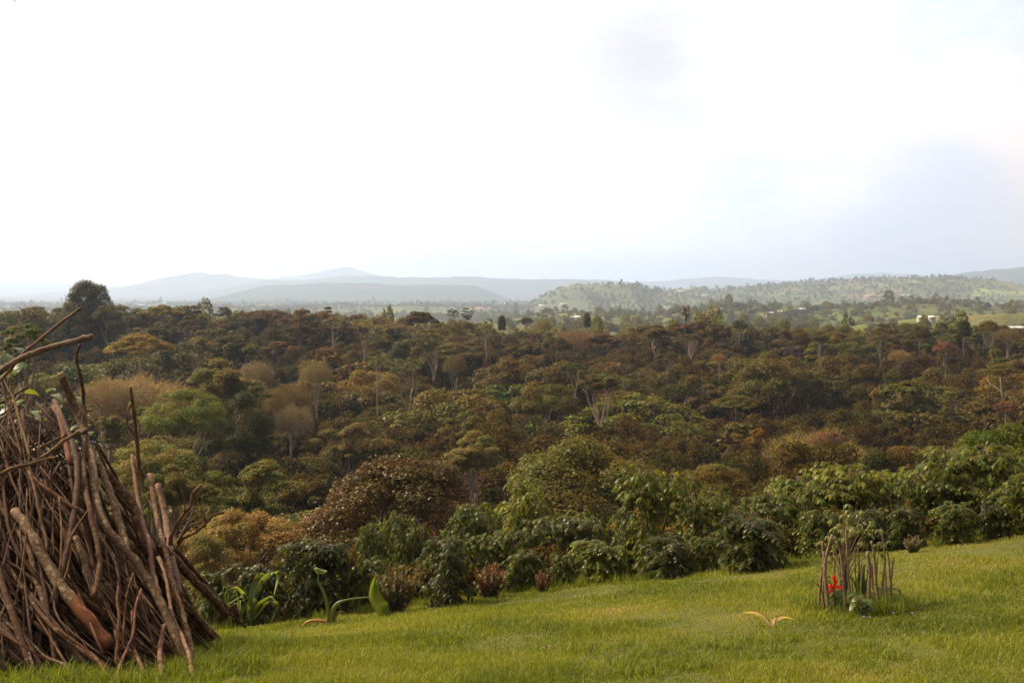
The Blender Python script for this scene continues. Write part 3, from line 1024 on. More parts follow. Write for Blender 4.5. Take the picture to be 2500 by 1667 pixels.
lm(1330, 937, 150, 110, 'round', (0.100, 0.082, 0.034), 'rounded olive-brown tree with twin pale stems', 'the twin-stemmed rounded tree', ch=0.85, bark=PALE, rad=0.1)
lm(1125, 985, 130, 92, 'open', (0.105, 0.10, 0.042), 'loose light green tree right of the buff brown crown', 'the loose light green tree', ch=0.9, bark=PALE)
lm(1400, 885, 60, 140, 'round', (0.055, 0.064, 0.026), 'small dark green flat crown on a slanting stem', 'the small dark green flat crown', ch=0.55, bark=PALE, lean=0.2)
lm(1755, 862, 40, 165, 'twiggy', (0.24, 0.11, 0.075), 'small pinkish leafless ball on the upper slope', 'the small pinkish leafless ball', ch=0.9)
lm(2195, 852, 56, 165, 'twiggy', (0.22, 0.13, 0.08), 'greyish pink leafless crown under the tiered tree', 'the greyish pink leafless crown', ch=0.9)
lm(2330, 950, 90, 120, 'open', (0.10, 0.085, 0.032), 'light olive airy tree in the right-hand slope', 'the light olive airy tree', ch=1.1)
lm(2440, 885, 110, 140, 'umbrella', (0.105, 0.082, 0.026), 'golden olive flat crown far along the right slope', 'the golden flat crown', ch=0.9)
lm(1800, 960, 120, 130, 'umbrella', (0.10, 0.085, 0.028), 'olive flat-topped crown in the middle of the right slope', 'the olive flat-topped crown', ch=0.9)

# lone thin palm: pole trunk and a ragged head
pp = at(1673, 752, 205)
gp = g1(pp[0], pp[1])
root = link('emergent_palm', None, None, (pp[0], pp[1], gp))
tag(root, 'lone thin palm-like tree with a ragged head high above the forest', 'palm')
mb = MB()
mb.tube(spline([(0, 0, -0.2), (0.1, 0, (pp[2] - gp) * 0.5), (0, 0, pp[2] - gp - 0.6)], 6), np.linspace(0.16, 0.09, 13), 7)
link('trunk', mb.build('trunk', M['bark'], True, {'lichen': np.full(mb.n, 0.5)}), root, color=BROWNB)
R = np.random.RandomState(3)
B = np.tile((0, 0, pp[2] - gp - 1.2), (46, 1)) + R.normal(size=(46, 3)) * (0.25, 0.2, 1.0)
A = R.normal(size=(46, 3)) * (1, 1, 0.5) + (0.3, 0, 0.5)
v_, f_, a_ = leaf6(R, B, A, np.tile((0, 0, 1.0), (46, 1)), 1.5, 0.42, 1.1)
link('crown', mesh_np('crown', v_, f_, M['leaf'], a_), root, color=(0.075, 0.045, 0.02))
LM.append((1673, 760, 'the lone thin palm', 205))
TREES.append((1673, 790, 205, 12, 752, 80))

# ------------------------------------------------------------------ the rest of the forest trees
SHARED = {}
for kind in ('round', 'umbrella', 'open', 'ragged', 'layered', 'twiggy', 'conical', 'bushy', 'palmate'):
    R = np.random.RandomState(len(kind) * 3)
    SHARED[kind] = [limb_mesh(R, v[1], 1.0, 1.0, 1.4, M['bark'], 0, 0.022, -0.2) for v in CR[kind]]
fills = [('ragged', 0.33), ('round', 0.25), ('umbrella', 0.13), ('open', 0.12), ('layered', 0.04), ('twiggy', 0.02), ('bushy', 0.10)]
KW = {'ragged': 'billowing', 'round': 'rounded', 'umbrella': 'flat-topped', 'open': 'airy', 'layered': 'tiered', 'twiggy': 'leafless', 'bushy': 'dense low'}
tints = [((0.095, 0.062, 0.025), 'brownish', 0.26), ((0.100, 0.054, 0.022), 'red-brown', 0.07), (OLIVE, 'olive', 0.24), ((0.105, 0.090, 0.032), 'light olive', 0.12),
         (GREEN, 'green', 0.10), ((0.058, 0.050, 0.020), 'dark', 0.10), (GOLD, 'golden brown', 0.04)]
CNT = {}
ORD = ['', 'second ', 'third ', 'fourth ', 'fifth ', 'sixth ', 'seventh ', 'eighth ', 'ninth ', 'tenth ', 'eleventh ', 'twelfth ', 'thirteenth ', 'fourteenth ', 'fifteenth ', 'sixteenth ', 'seventeenth ', 'eighteenth ', 'nineteenth ', 'twentieth ']


def rel_label(px, py, noun, marks, suffix=''):
    best = min(marks, key=lambda q: math.hypot((q[0] - px), (q[1] - py) * 1.6))
    dx, dy = px - best[0], (py - best[1]) * 1.6
    if abs(dx) > abs(dy) * 2:
        d = 'right of' if dx > 0 else 'left of'
    elif abs(dy) > abs(dx) * 2:
        d = 'below' if dy > 0 else 'above'
    else:
        d = ('below and ' if dy > 0 else 'above and ') + ('right of' if dx > 0 else 'left of')
    return (noun, d, best[2]), math.hypot(dx, dy)


fr = np.random.RandomState(77)
PEND = []
tries = 0
NF = 300 - len(TREES)
while len(PEND) < NF and tries < 60000:
    tries += 1
    Y = 58 + 196 * fr.rand() ** 0.8
    px = fr.uniform(-90, 2590)
    x = pdir(px, 900)[0] * Y
    rightish = px > 1300
    kind = fills[fr.choice(len(fills), p=np.array([f_[1] for f_ in fills]) / sum(f_[1] for f_ in fills))][0]
    wid = fr.uniform(8.5, 18.0) * (1.1 if kind == 'umbrella' else 1.0) * (0.85 if Y > 180 else 1) * (0.8 if Y < 90 else 1)
    H = fr.uniform(8.0, 16.0) if Y > 95 else fr.uniform(5.0, 9.0)
    g = g1(x, Y)
    top = to_px((x, Y, g + H))[1]
    cr_ = np.interp(px, [c_[0] for c_ in CREST], [c_[1] for c_ in CREST])
    if top < cr_ - 20:
        top = cr_ - 20 + fr.uniform(0, 26)
        if top > to_px((x, Y, g + 4))[1]:
            continue
    wpx = wid / Y * F
    ok = True
    for (qx, qy, qY, hw, qt, qh) in TREES:
        if abs(qY - Y) < 40 and math.hypot((qx - px) / F * (Y + qY) / 2, (qY - Y) * 0.8) < (hw / F * qY + wid / 2) * 0.62:
            ok = False
            break
        if Y < qY and abs(qx - px) < hw * 0.7 + wpx * 0.5 and top < qt + qh * 0.85 and qh > 0:
            ok = False
            break
    if not ok:
        continue
    for (qx, qY, qw) in [(q[0], q[2], q[5]) for q in PEND]:
        if math.hypot((qx * qY - px * Y) / F, 0) < 1e9 and math.hypot((qx - 1250) / F * qY - x, qY - Y) < (qw + wid) * 0.27:
            ok = False
            break
    if not ok:
        continue
    tw = np.array([t_[2] for t_ in tints])
    if rightish:
        tw = tw * np.array([1.7, 1.2, 1.0, 0.7, 0.5, 1.3, 0.8])
    ti = fr.choice(len(tints), p=tw / tw.sum())
    PEND.append((px, top, Y, kind, ti, wid))
ft = {}
recs = []
for (px, top, Y, kind, ti, wid) in PEND:
    wpx = wid / Y * F
    tc_, tn, _ = tints[ti]
    if kind == 'twiggy':
        tc_, tn = ((0.20, 0.125, 0.075), 'brown')
    tc_ = tuple(c * fr.uniform(0.85, 1.2) for c in tc_)
    var = fr.randint(len(CR[kind]))
    (key, dist) = rel_label(px, top + wpx * 0.35, tn + ' ' + KW[kind], LM)
    o = tree(px, top, wpx, Y, kind, tc_, None, ch=fr.uniform(0.8, 1.15), var=var, bark=(PALE, GREYB, BROWNB)[fr.choice(3, p=[0.3, 0.4, 0.3])], group=FOREST, shared=SHARED[kind][var])
    recs.append((key, dist, o))
recs.sort(key=lambda r_: r_[1])
for key, dist, o in recs:
    n = CNT.get(key, 0)
    CNT[key] = n + 1
    noun, d, s_ = key
    o['label'] = (ORD[min(n, len(ORD) - 1)] + noun + ' tree ' + d + ' ' + s_).strip()


# ------------------------------------------------------------------ scattering with geometry nodes (uncountable growth)
def scatter(name, P, scl, rot, idx, protos, label, cat, base=None):
    src = bpy.data.collections.new(name + '_source')
    for k, me in enumerate(protos):
        s_ = bpy.data.objects.new('%s_%02d' % (name, k), me)
        src.objects.link(s_)
    n = len(P)
    me = bpy.data.meshes.new(name)
    me.vertices.add(n)
    me.vertices.foreach_set('co', np.asarray(P, np.float32).ravel())
    a = me.attributes.new('scl', 'FLOAT_VECTOR', 'POINT')
    a.data.foreach_set('vector', np.asarray(scl, np.float32).ravel())
    a = me.attributes.new('rot', 'FLOAT', 'POINT')
    a.data.foreach_set('value', np.asarray(rot, np.float32))
    a = me.attributes.new('idx', 'INT', 'POINT')
    a.data.foreach_set('value', np.asarray(idx, np.int32))
    o = link(name, me)
    ng = bpy.data.node_groups.new(name, 'GeometryNodeTree')
    ng.interface.new_socket('Geometry', in_out='INPUT', socket_type='NodeSocketGeometry')
    ng.interface.new_socket('Geometry', in_out='OUTPUT', socket_type='NodeSocketGeometry')
    N_ = ng.nodes
    gi, go = N_.new('NodeGroupInput'), N_.new('NodeGroupOutput')
    ci = N_.new('GeometryNodeCollectionInfo')
    ci.inputs['Collection'].default_value = src
    ci.inputs['Separate Children'].default_value = True
    ci.inputs['Reset Children'].default_value = True
    ip = N_.new('GeometryNodeInstanceOnPoints')
    ip.inputs['Pick Instance'].default_value = True

    def attr(nm, ty):
        q_ = N_.new('GeometryNodeInputNamedAttribute')
        q_.data_type = ty
        q_.inputs['Name'].default_value = nm
        return q_.outputs['Attribute']
    cx = N_.new('ShaderNodeCombineXYZ')
    L_ = ng.links
    L_.new(gi.outputs[0], ip.inputs['Points'])
    L_.new(ci.outputs[0], ip.inputs['Instance'])
    L_.new(attr('idx', 'INT'), ip.inputs['Instance Index'])
    L_.new(attr('rot', 'FLOAT'), cx.inputs[2])
    L_.new(cx.outputs[0], ip.inputs['Rotation'])
    L_.new(attr('scl', 'FLOAT_VECTOR'), ip.inputs['Scale'])
    L_.new(ip.outputs[0], go.inputs[0])
    md = o.modifiers.new('scatter', 'NODES')
    md.node_group = ng
    tag(o, label, cat, kind='stuff')
    return o


def retex(me, m):
    c = me.copy()
    c.materials.clear()
    c.materials.append(m)
    return c


R = np.random.RandomState(5)
n = 5200
Y = 44 + 270 * R.rand(n) ** 0.75
px = R.uniform(-350, 2850, n)
x = (px - 1250) / F * Y
g = gz(x, Y)
h = R.uniform(3.4, 8.2, n) * np.where(Y < 75, 0.55, 1.0)
topz = g + h
cr_ = np.interp(px, [c_[0] for c_ in CREST], [c_[1] for c_ in CREST])
h = np.where(Y > 180, np.minimum(h, (zr(cr_ + 4) * Y - g)), h)
keep = h > 1.2
pyt = 833.5 - F * np.tan(np.arctan2(g + h, Y) + PITCH)
for (qx, qy, qY, hw, qt, qh) in TREES[:len(LM)]:
    block = (Y < qY + 2) & (np.abs(px - qx) < hw * 0.85) & (pyt < qt + qh * 0.9)
    keep &= ~block
x, Y, g, h = x[keep], Y[keep], g[keep], h[keep]
n = len(x)
wd = h * R.uniform(0.85, 1.5, n)
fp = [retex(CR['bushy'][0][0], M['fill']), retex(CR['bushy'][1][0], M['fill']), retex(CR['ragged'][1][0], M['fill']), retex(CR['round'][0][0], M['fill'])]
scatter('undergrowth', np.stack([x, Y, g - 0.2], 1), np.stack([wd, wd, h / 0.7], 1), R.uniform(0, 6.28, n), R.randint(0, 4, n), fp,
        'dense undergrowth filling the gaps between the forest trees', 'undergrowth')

# far woodland on the farmed hills
fprot = [crown_mesh('far_crown', k, 900 + j, 1300, 0.085, M['far'])[0] for j, k in enumerate(['round', 'ragged', 'bushy', 'conical', 'umbrella'])]
n = 80000
Y = 285 + 4000 * R.rand(n) ** 1.6
x = R.uniform(-0.56, 0.56, n) * Y
dens = fbm(x * 0.009 + 7, Y * 0.006, 4, 0.6)
keep = (dens > R.uniform(-0.16, 0.20, n) - 0.03 * smooth((Y - 1100) / 500)) | ((Y < 420) & (R.rand(n) < 0.8))
x, Y = x[keep], Y[keep]
n = len(x)
h = R.uniform(2.2, 6.5, n) * (1 + Y / 7000)
emer = R.rand(n) < 0.015
h = np.where(emer, h * 2.2, h)
w_ = h * R.uniform(0.8, 1.4, n) * np.where(emer, 0.6, 1)
g = gz(x, Y)
cr_ = np.interp(1250 + F * x / Y, [c_[0] for c_ in CREST], [c_[1] for c_ in CREST])
h = np.where(Y < 420, h * 1.3, h)
h = np.where(Y < 420, np.clip(zr(cr_ + 2) * Y - g, 1.0, h), h)
scatter('distant_woodland', np.stack([x, Y, g - 0.4], 1), np.stack([w_, w_, h / 0.75], 1), R.uniform(0, 6.28, n), R.randint(0, 5, n), fprot,
        'scattered far trees and hedges dotting the hazy farmed hills', 'woodland')

# ------------------------------------------------------------------ houses on the far slopes
def house(px, py, Y, L, Wd, rot, roofm, label, Hh=2.6, shed=False):
    Hh = 0.7 if Y < 420 else Hh
    ky = np.arange(255, 440, 4.0) if Y < 420 else np.geomspace(450, 4200, 500)
    a_, b_ = pdir(px, py + 2)
    ee = (b_ * ky - Hh - 0.9) - gz(a_ * ky, ky)
    cross = np.where((ee[:-1] > 0) & (ee[1:] <= 0))[0]
    kk = cross[np.argmin(np.abs(ky[cross] - Y))] if len(cross) else np.argmin(np.abs(ee))
    L, Wd = L * ky[kk] / Y * 0.6, Wd * ky[kk] / Y * 0.6
    Hh = Hh if Y < 420 else max(1.6, min(2.6, L * 0.22))
    Y = ky[kk]
    p = at(px, py, Y)
    root = link('farm_house', None, None, (p[0], p[1], p[2] - Hh - 0.9), (0, 0, math.radians(rot)))
    tag(root, label, 'house', 'pale-roofed houses beyond the forest')
    zb = max(-0.5 if Y < 420 else -3.0, g1(p[0], p[1]) - (p[2] - Hh - 0.9) - 1.0)
    mb = MB()
    l, w2 = L / 2, Wd / 2
    zt = Hh
    v = [(-l, -w2, min(zb, -0.5)), (l, -w2, min(zb, -0.5)), (l, w2, min(zb, -0.5)), (-l, w2, min(zb, -0.5)), (-l, -w2, zt), (l, -w2, zt), (l, w2, zt), (-l, w2, zt)]
    mb.add(v, [(0, 1, 5, 4), (1, 2, 6, 5), (2, 3, 7, 6), (3, 0, 4, 7), (4, 5, 6, 7)])
    mb.add([(-l, -w2, zt), (-l, w2, zt), (-l, 0, zt + 0.32 * Hh), (l, -w2, zt), (l, w2, zt), (l, 0, zt + 0.32 * Hh)], [(0, 2, 1), (3, 4, 5)])
    wl = link('wall', mb.build('wall', M['wall'], False), root)
    mb = MB()
    e = 0.19 * Hh
    for s_ in (-1, 1):
        a_, b_ = (-l - e, s_ * (w2 + e), zt - 0.12), (l + e, s_ * (w2 + e), zt - 0.12)
        c_, d_ = (l + e, 0, zt + 0.40 * Hh), (-l - e, 0, zt + 0.40 * Hh)
        v = [a_, b_, c_, d_] + [(q_[0], q_[1], q_[2] + 0.08) for q_ in (a_, b_, c_, d_)]
        mb.add(v, [(0, 3, 2, 1), (4, 5, 6, 7), (0, 1, 5, 4), (2, 3, 7, 6), (1, 2, 6, 5), (3, 0, 4, 7)])
    link('roof', mb.build('roof', roofm, False), root)
    for k, (cx_, z0, z1, ww) in enumerate([(-L * 0.3, 1.0, 1.9, 0.9), (0.0, 0.0, 2.0, 0.9), (L * 0.3, 1.0, 1.9, 0.9)]):
        z0, z1, ww = z0 * Hh / 2.6, z1 * Hh / 2.6, ww * Hh / 2.6
        mb = MB()
        yy = -w2 - 0.04
        mb.add([(cx_ - ww / 2, yy, z0), (cx_ + ww / 2, yy, z0), (cx_ + ww / 2, yy, z1), (cx_ - ww / 2, yy, z1), (cx_ - ww / 2, yy + 0.03, z0), (cx_ + ww / 2, yy + 0.03, z0), (cx_ + ww / 2, yy + 0.03, z1), (cx_ - ww / 2, yy + 0.03, z1)],
               [(0, 1, 2, 3), (4, 7, 6, 5), (0, 4, 5, 1), (2, 6, 7, 3), (1, 5, 6, 2), (0, 3, 7, 4)])
        link('door' if k == 1 else 'window', mb.build('opening', M['door'], False), root)


for (px, py, Y, L, Wd, rot, rm, lab) in [
        (608, 784, 262, 3.4, 2.6, 8, 'roof', 'white-roofed hut half hidden in the canopy near the left skyline'),
        (868, 783, 262, 3.6, 2.8, -12, 'roof', 'white-roofed hut behind the sparse large-leaved skyline tree'),
        (1066, 784, 300, 4, 2, 4, 'rust', 'rusty long-roofed shed behind the dark mushroom crown'),
        (1104, 787, 330, 3.4, 2, -8, 'roof', 'pale-roofed house under the pale twin trees'),
        (1410, 771, 640, 13, 6, 5, 'roof', 'white-roofed house left of the narrow column tree'),
        (1375, 741, 1500, 16, 8, 20, 'roof', 'small white house at the foot of the round wooded hill'),
        (1325, 744, 1500, 18, 8, -14, 'roof', 'white house lowest on the round hill flank'),
        (1722, 719, 1950, 20, 8, 10, 'roof', 'white-roofed farm above and right of the lone thin palm'),
        (1664, 709, 1950, 24, 9, -8, 'roof', 'white roof on the ridge above the lone thin palm'),
        (1880, 761, 700, 8, 5, 30, 'roof', 'small white-roofed house in the wooded middle of the right hills'),
        (1910, 758, 720, 10, 5, -10, 'roof', 'grey-white roofed house just right of the small middle one'),
        (1951, 752, 740, 13, 5, 4, 'roof', 'long pale roof along a hedge in the right hills'),
        (2125, 720, 1500, 26, 8, -5, 'rust', 'tan-roofed row of farm sheds high on the right hills'),
        (2160, 718, 1500, 24, 8, 6, 'roof', 'pale-roofed farm beside the tan-roofed row'),
        (2203, 720, 1500, 14, 8, 15, 'roof', 'white house left of the dark wood on the right hills'),
        (2222, 720, 1500, 10, 8, -20, 'roof', 'tiny white house nearest the dark wood on the right hills'),
        (2246, 770, 640, 4.5, 4, 10, 'roof', 'white-roofed cottage below the green slope on the right'),
        (2275, 770, 640, 6, 4, -6, 'roof', 'wider white-roofed cottage below the green slope on the right'),
        (2441, 794, 330, 6, 4, 8, 'roof', 'small white-roofed shed left of the long pair of roofs'),
        (2466, 791, 330, 7, 4, 2, 'roof', 'left half of the long white-roofed pair at the right edge'),
        (2488, 791, 331, 6, 4, -3, 'roof', 'right half of the long white-roofed pair at the right edge'),
        (345, 743, 1700, 22, 9, 10, 'roof', 'faint white house in the blue haze right of the egg-shaped tree'),
        (405, 738, 1700, 15, 9, -10, 'roof', 'faint small white house further along the hazy left slope'),
        (1238, 739, 1500, 16, 8, 12, 'roof', 'faint white roof left of the round wooded hill')]:
    house(px, py, Y, L, Wd, rot, M[rm], lab)


# ------------------------------------------------------------------ shrubs along the lawn edge
def coffee(seed, H=1.5, Wd=1.3, LL=0.15, dens=1.0):
    R = np.random.RandomState(seed)
    st = MB()
    B, A, N, Ls = [], [], [], []
    ns = 4 + R.randint(3)
    for s_ in range(ns):
        th = R.rand() * 6.283
        lean = R.uniform(0.05, 0.32) * Wd
        hh = H * R.uniform(0.78, 1.0)
        P = spline([(R.normal() * 0.04, R.normal() * 0.04, -0.1), (math.cos(th) * lean * 0.4, math.sin(th) * lean * 0.4, hh * 0.5), (math.cos(th) * lean, math.sin(th) * lean, hh)], 8)
        st.tube(P, np.linspace(0.016, 0.006, len(P)), 5)
        nn = int(13 * dens)
        for k in range(nn):
            f = 0.08 + 0.92 * k / nn
            base = P[int(f * (len(P) - 1))]
            for q in range(2):
                a_ = R.rand() * 6.283
                ln = Wd * 0.42 * (1 - 0.6 * max(0, f - 0.45)) * R.uniform(0.7, 1.1) * (0.75 if f < 0.2 else 1)
                d = np.array((math.cos(a_), math.sin(a_), 0.55))
                tip = base + d * ln * (1, 1, 0.8)
                tip[2] -= ln * 0.55
                mid = base + d * ln * 0.5
                Q = spline([base, mid, tip], 5)
                st.tube(Q, np.linspace(0.005, 0.002, len(Q)), 3, cap=False)
                npair = max(3, int(ln / 0.06))
                for j in range(npair):
                    u_ = (j + 0.7) / npair
                    i0 = u_ * (len(Q) - 1)
                    i1 = min(int(i0), len(Q) - 2)
                    pt = Q[i1] + (Q[i1 + 1] - Q[i1]) * (i0 - i1)
                    dr = unit(Q[i1 + 1] - Q[i1])
                    sd = unit(np.cross(dr, (0, 0, 1)))
                    for sg in (-1, 1):
                        ax = sd * sg * 0.75 + dr * 0.6 + (0, 0, -0.15) + R.normal(size=3) * 0.15
                        B.append(pt)
                        A.append(ax)
                        N.append(np.array((0, 0, 1.0)) + R.normal(size=3) * 0.25)
                        Ls.append(LL * R.uniform(0.7, 1.15))
    B, A, N, Ls = map(np.array, (B, A, N, Ls))
    v, f, at_ = leaf6(R, B, A, N, Ls, Ls * 0.40, R.uniform(0.5, 1.3, len(B)))
    return mesh_np('foliage', v, f, M['shrub'], at_), st.build('stem', M['bark'], True, {'lichen': np.full(st.n, 0.3)})


def cassava(seed, H=2.6, Wd=1.6, n=360, leaf=0.19):
    R = np.random.RandomState(seed)
    st = MB()
    B, A, N, Ls = [], [], [], []
    stems = []
    for s_ in range(3):
        th = R.rand() * 6.283
        P = spline([(R.normal() * 0.05, R.normal() * 0.05, -0.1), (math.cos(th) * 0.12 * Wd, math.sin(th) * 0.12 * Wd, H * 0.5), (math.cos(th) * 0.22 * Wd, math.sin(th) * 0.22 * Wd, H * R.uniform(0.8, 0.92))], 6)
        st.tube(P, np.linspace(0.022, 0.012, len(P)), 6)
        stems.append(P)
        for b in range(2):
            e = P[8] + np.array((math.cos(th + b * 2), math.sin(th + b * 2), 1.0)) * Wd * 0.25
            Q = spline([P[8], (P[8] + e) / 2 + R.normal(size=3) * 0.03, e], 6)
            st.tube(Q, np.linspace(0.012, 0.007, len(Q)), 5)
            stems.append(Q)
    for k in range(n):
        P = stems[R.choice(9, p=np.array([4, 1, 1] * 3) / 18.0) if len(stems) == 9 else R.randint(len(stems))]
        f = R.uniform(0.06, 1.0)
        base = P[int(f * (len(P) - 1))]
        a_ = R.rand() * 6.283
        el = R.uniform(-0.1, 0.75)
        pl = R.uniform(0.16, 0.36) * Wd / 1.6
        d = np.array((math.cos(a_) * math.cos(el), math.sin(a_) * math.cos(el), math.sin(el)))
        tip = base + d * pl
        st.tube(np.array([base, (base + tip) / 2 + (0, 0, 0.02), tip]), [0.004, 0.003, 0.003], 3, cap=False)
        nl_ = 6 + R.randint(2)
        for j in range(nl_):
            b_ = a_ + (j - (nl_ - 1) / 2) * 0.55
            B.append(tip)
            A.append((math.cos(b_), math.sin(b_), -0.35 - 0.9 * R.rand()))
            N.append((0, 0, 1.0))
            Ls.append(leaf * R.uniform(0.75, 1.15) * (1 - 0.10 * abs(j - (nl_ - 1) / 2)))
    B, A, N, Ls = map(np.array, (B, A, N, Ls))
    v, f, at_ = leaf6(R, B, A, N, Ls, Ls * 0.23, 1.2)
    return mesh_np('foliage', v, f, M['shrub'], at_), st.build('stem', M['bark'], True, {'lichen': np.full(st.n, 0.2)})


def tipped(seed, H=0.95, Wd=0.8, n=34):
    R = np.random.RandomState(seed)
    st = MB()
    B, A, N, Hs = [], [], [], []
    for s_ in range(n):
        th = R.rand() * 6.283
        l_ = Wd * 0.5 * math.sqrt(R.rand())
        hh = H * R.uniform(0.6, 1.0) * (1 - 0.35 * (2 * l_ / Wd) ** 2)
        P = spline([(math.cos(th) * l_ * 0.25, math.sin(th) * l_ * 0.25, -0.05), (math.cos(th) * l_ * 0.7, math.sin(th) * l_ * 0.7, hh * 0.5), (math.cos(th) * l_, math.sin(th) * l_, hh)], 8)
        st.tube(P, np.linspace(0.008, 0.003, len(P)), 4)
        for k in range(60):
            f = R.uniform(0.12, 1)
            i0 = f * (len(P) - 1)
            i1 = min(int(i0), len(P) - 2)
            B.append(P[i1] + (P[i1 + 1] - P[i1]) * (i0 - i1))
            a_ = R.rand() * 6.283
            A.append((math.cos(a_), math.sin(a_), 0.7 + 0.8 * f))
            N.append((-math.cos(a_), -math.sin(a_), 1.0))
            Hs.append(f * 0.55 + R.rand() * 0.42)
    B, A, N = map(np.array, (B, A, N))
    v, f, at_ = leaf6(R, B, A, N, R.uniform(0.07, 0.12, len(B)), 0.026, 0.1)
    at_['hue'] = np.repeat(np.array(Hs), 6)
    return mesh_np('foliage', v, f, M['tips'], at_), st.build('stem', M['bark'], True, {'lichen': np.full(st.n, 0.0)})


CF = [coffee(40 + k) for k in range(5)] + [coffee(60 + k, 2.0, 1.5, 0.15, 1.2) for k in range(2)]
CV = [cassava(70 + k) for k in range(3)]
TP = [tipped(80 + k) for k in range(2)]
ROW = 'plants in the row along the lawn edge'


def shrub(name, proto, px, pytop, wpx, label, tint, pyb=None, Y=None, cat='shrub', H0=1.5, W0=1.5, group=ROW, rot=None):
    if Y is None:
        p = ghit(px, pyb, 40)
        if p[1] > 19.3:
            a_ = pdir(px, pyb)[0]
            p = np.array((a_ * 19.1, 19.1, g1(a_ * 19.1, 19.1)))
    else:
        a_, b_ = pdir(px, pytop)
        p = np.array((a_ * Y, Y, g1(a_ * Y, Y)))
    top = at(px, pytop - 6, p[1])
    sz = (top[2] - p[2]) / H0
    sw = wpx / F * p[1] / W0
    root = link(name, None, None, tuple(p), (0, 0, rt.rand() * 6.28 if rot is None else rot), (sw, sw, sz))
    link('foliage', proto[0], root, color=tint)
    link('stem', proto[1], root, color=(0.12, 0.09, 0.06))
    tag(root, label, cat, group)
    return root


DK, MD, LT, YG = (0.038, 0.046, 0.006), (0.056, 0.070, 0.008), (0.082, 0.098, 0.011), (0.105, 0.115, 0.013)
coffees = [  # px, top, width, base py, tint, label
    (520, 1385, 120, 1490, MD, 'glossy bush at the right foot of the woodpile'),
    (620, 1362, 165, 1500, DK, 'dark glossy bush behind the young corn plant'),
    (775, 1312, 200, 1497, DK, 'large dark glossy bush behind the tall elephant-ear stalk'),
    (895, 1345, 140, 1478, MD, 'smaller glossy bush left of the orange-tipped shrub'),
    (1095, 1298, 180, 1487, DK, 'tall rounded dark bush with big drooping leaves'),
    (1280, 1340, 130, 1447, MD, 'glossy bush right of the rusty orange shrub'),
    (1375, 1345, 90, 1432, MD, 'narrow glossy bush wedged between two wider bushes'),
    (1460, 1322, 160, 1425, LT, 'wide light green bush at the middle of the lawn edge'),
    (1625, 1300, 165, 1418, DK, 'dense dark bush below the tall cassava'),
    (1720, 1305, 100, 1408, MD, 'mid green bush squeezed left of the widest dark bush'),
    (1840, 1255, 205, 1400, DK, 'widest dark rounded bush at the lawn edge'),
    (2000, 1232, 140, 1372, MD, 'dark bush behind the left stakes of the stake ring'),
    (2110, 1245, 150, 1352, DK, 'dark bush right behind the stake ring'),
    (2215, 1225, 120, 1345, DK, 'dark bush right of the stake ring'),
    (2330, 1222, 150, 1335, MD, 'glossy bush below the right-hand tall cassava'),
    (2430, 1230, 110, 1322, DK, 'dark bush near the right end of the lawn edge'),
    (2505, 1150, 160, 1312, LT, 'lighter bush cut off by the right edge')]
for k, (px, top, wpx, pyb, tn, lab) in enumerate(coffees):
    shrub('coffee_bush', CF[k % 5], px, top, wpx * 1.12, lab, tn, pyb=pyb - 4, rot=None)
back = [  # px, top, width, Y
    (1150, 1212, 200, 22.5, MD, 'tall spreading bush behind the rounded drooping one'),
    (1290, 1165, 190, 24.5, YG, 'pale leafy tall bush rising behind the rusty orange shrub'),
    (1000, 1240, 160, 26.0, MD, 'half-hidden bush in front of the bronze tree'),
    (1420, 1245, 150, 23.5, LT, 'loose bush behind the wide light green bush'),
    (905, 1262, 150, 25.0, MD, 'thin arching bush low in front of the bronze tree'),
    (1760, 1225, 170, 24.0, LT, 'light bush behind the squeezed bush'),
    (1950, 1160, 190, 24.5, YG, 'yellow-green bush at the left of the cassava thicket'),
    (2440, 1120, 150, 22.5, MD, 'high bush beneath the fresh green tree'),
    (1540, 1240, 120, 22.5, MD, 'bush at the left foot of the tall cassava')]
for k, (px, top, wpx, Y, tn, lab) in enumerate(back):
    shrub('coffee_bush', CF[5 + k % 2], px, top, wpx, lab, tn, Y=Y, H0=2.0, W0=1.7)
cass = [
    (1600, 1128, 150, 21.5, LT, 'tall cassava with drooping fingered leaves, alone in the middle'),
    (1690, 1185, 130, 22.5, LT, 'shorter cassava right of the tall middle one'),
    (1370, 1235, 130, 21.5, (0.075, 0.085, 0.028), 'low cassava with reddish shoots behind the narrow bush'),
    (1215, 1290, 110, 20.6, MD, 'small cassava between the drooping bush and the rusty shrub'),
    (2010, 1150, 170, 22.0, LT, 'left cassava of the thicket above the stake ring'),
    (2100, 1112, 170, 22.0, YG, 'middle and tallest cassava of the thicket above the stake ring'),
    (2200, 1130, 150, 22.6, LT, 'right cassava of the thicket above the stake ring'),
    (2340, 1062, 190, 21.5, LT, 'tallest cassava, just left of the fresh green tree'),
    (2270, 1150, 110, 21.0, MD, 'narrow cassava left of the tallest one'),
    (2400, 1170, 120, 20.5, MD, 'leaning cassava right below the tallest one'),
    (1920, 1200, 130, 20.8, MD, 'low cassava behind the widest dark bush')]
for k, (px, top, wpx, Y, tn, lab) in enumerate(cass):
    shrub('cassava_plant', CV[k % 3], px, top, wpx * 1.3, lab, tn, Y=Y, cat='cassava', H0=2.5, W0=1.25)
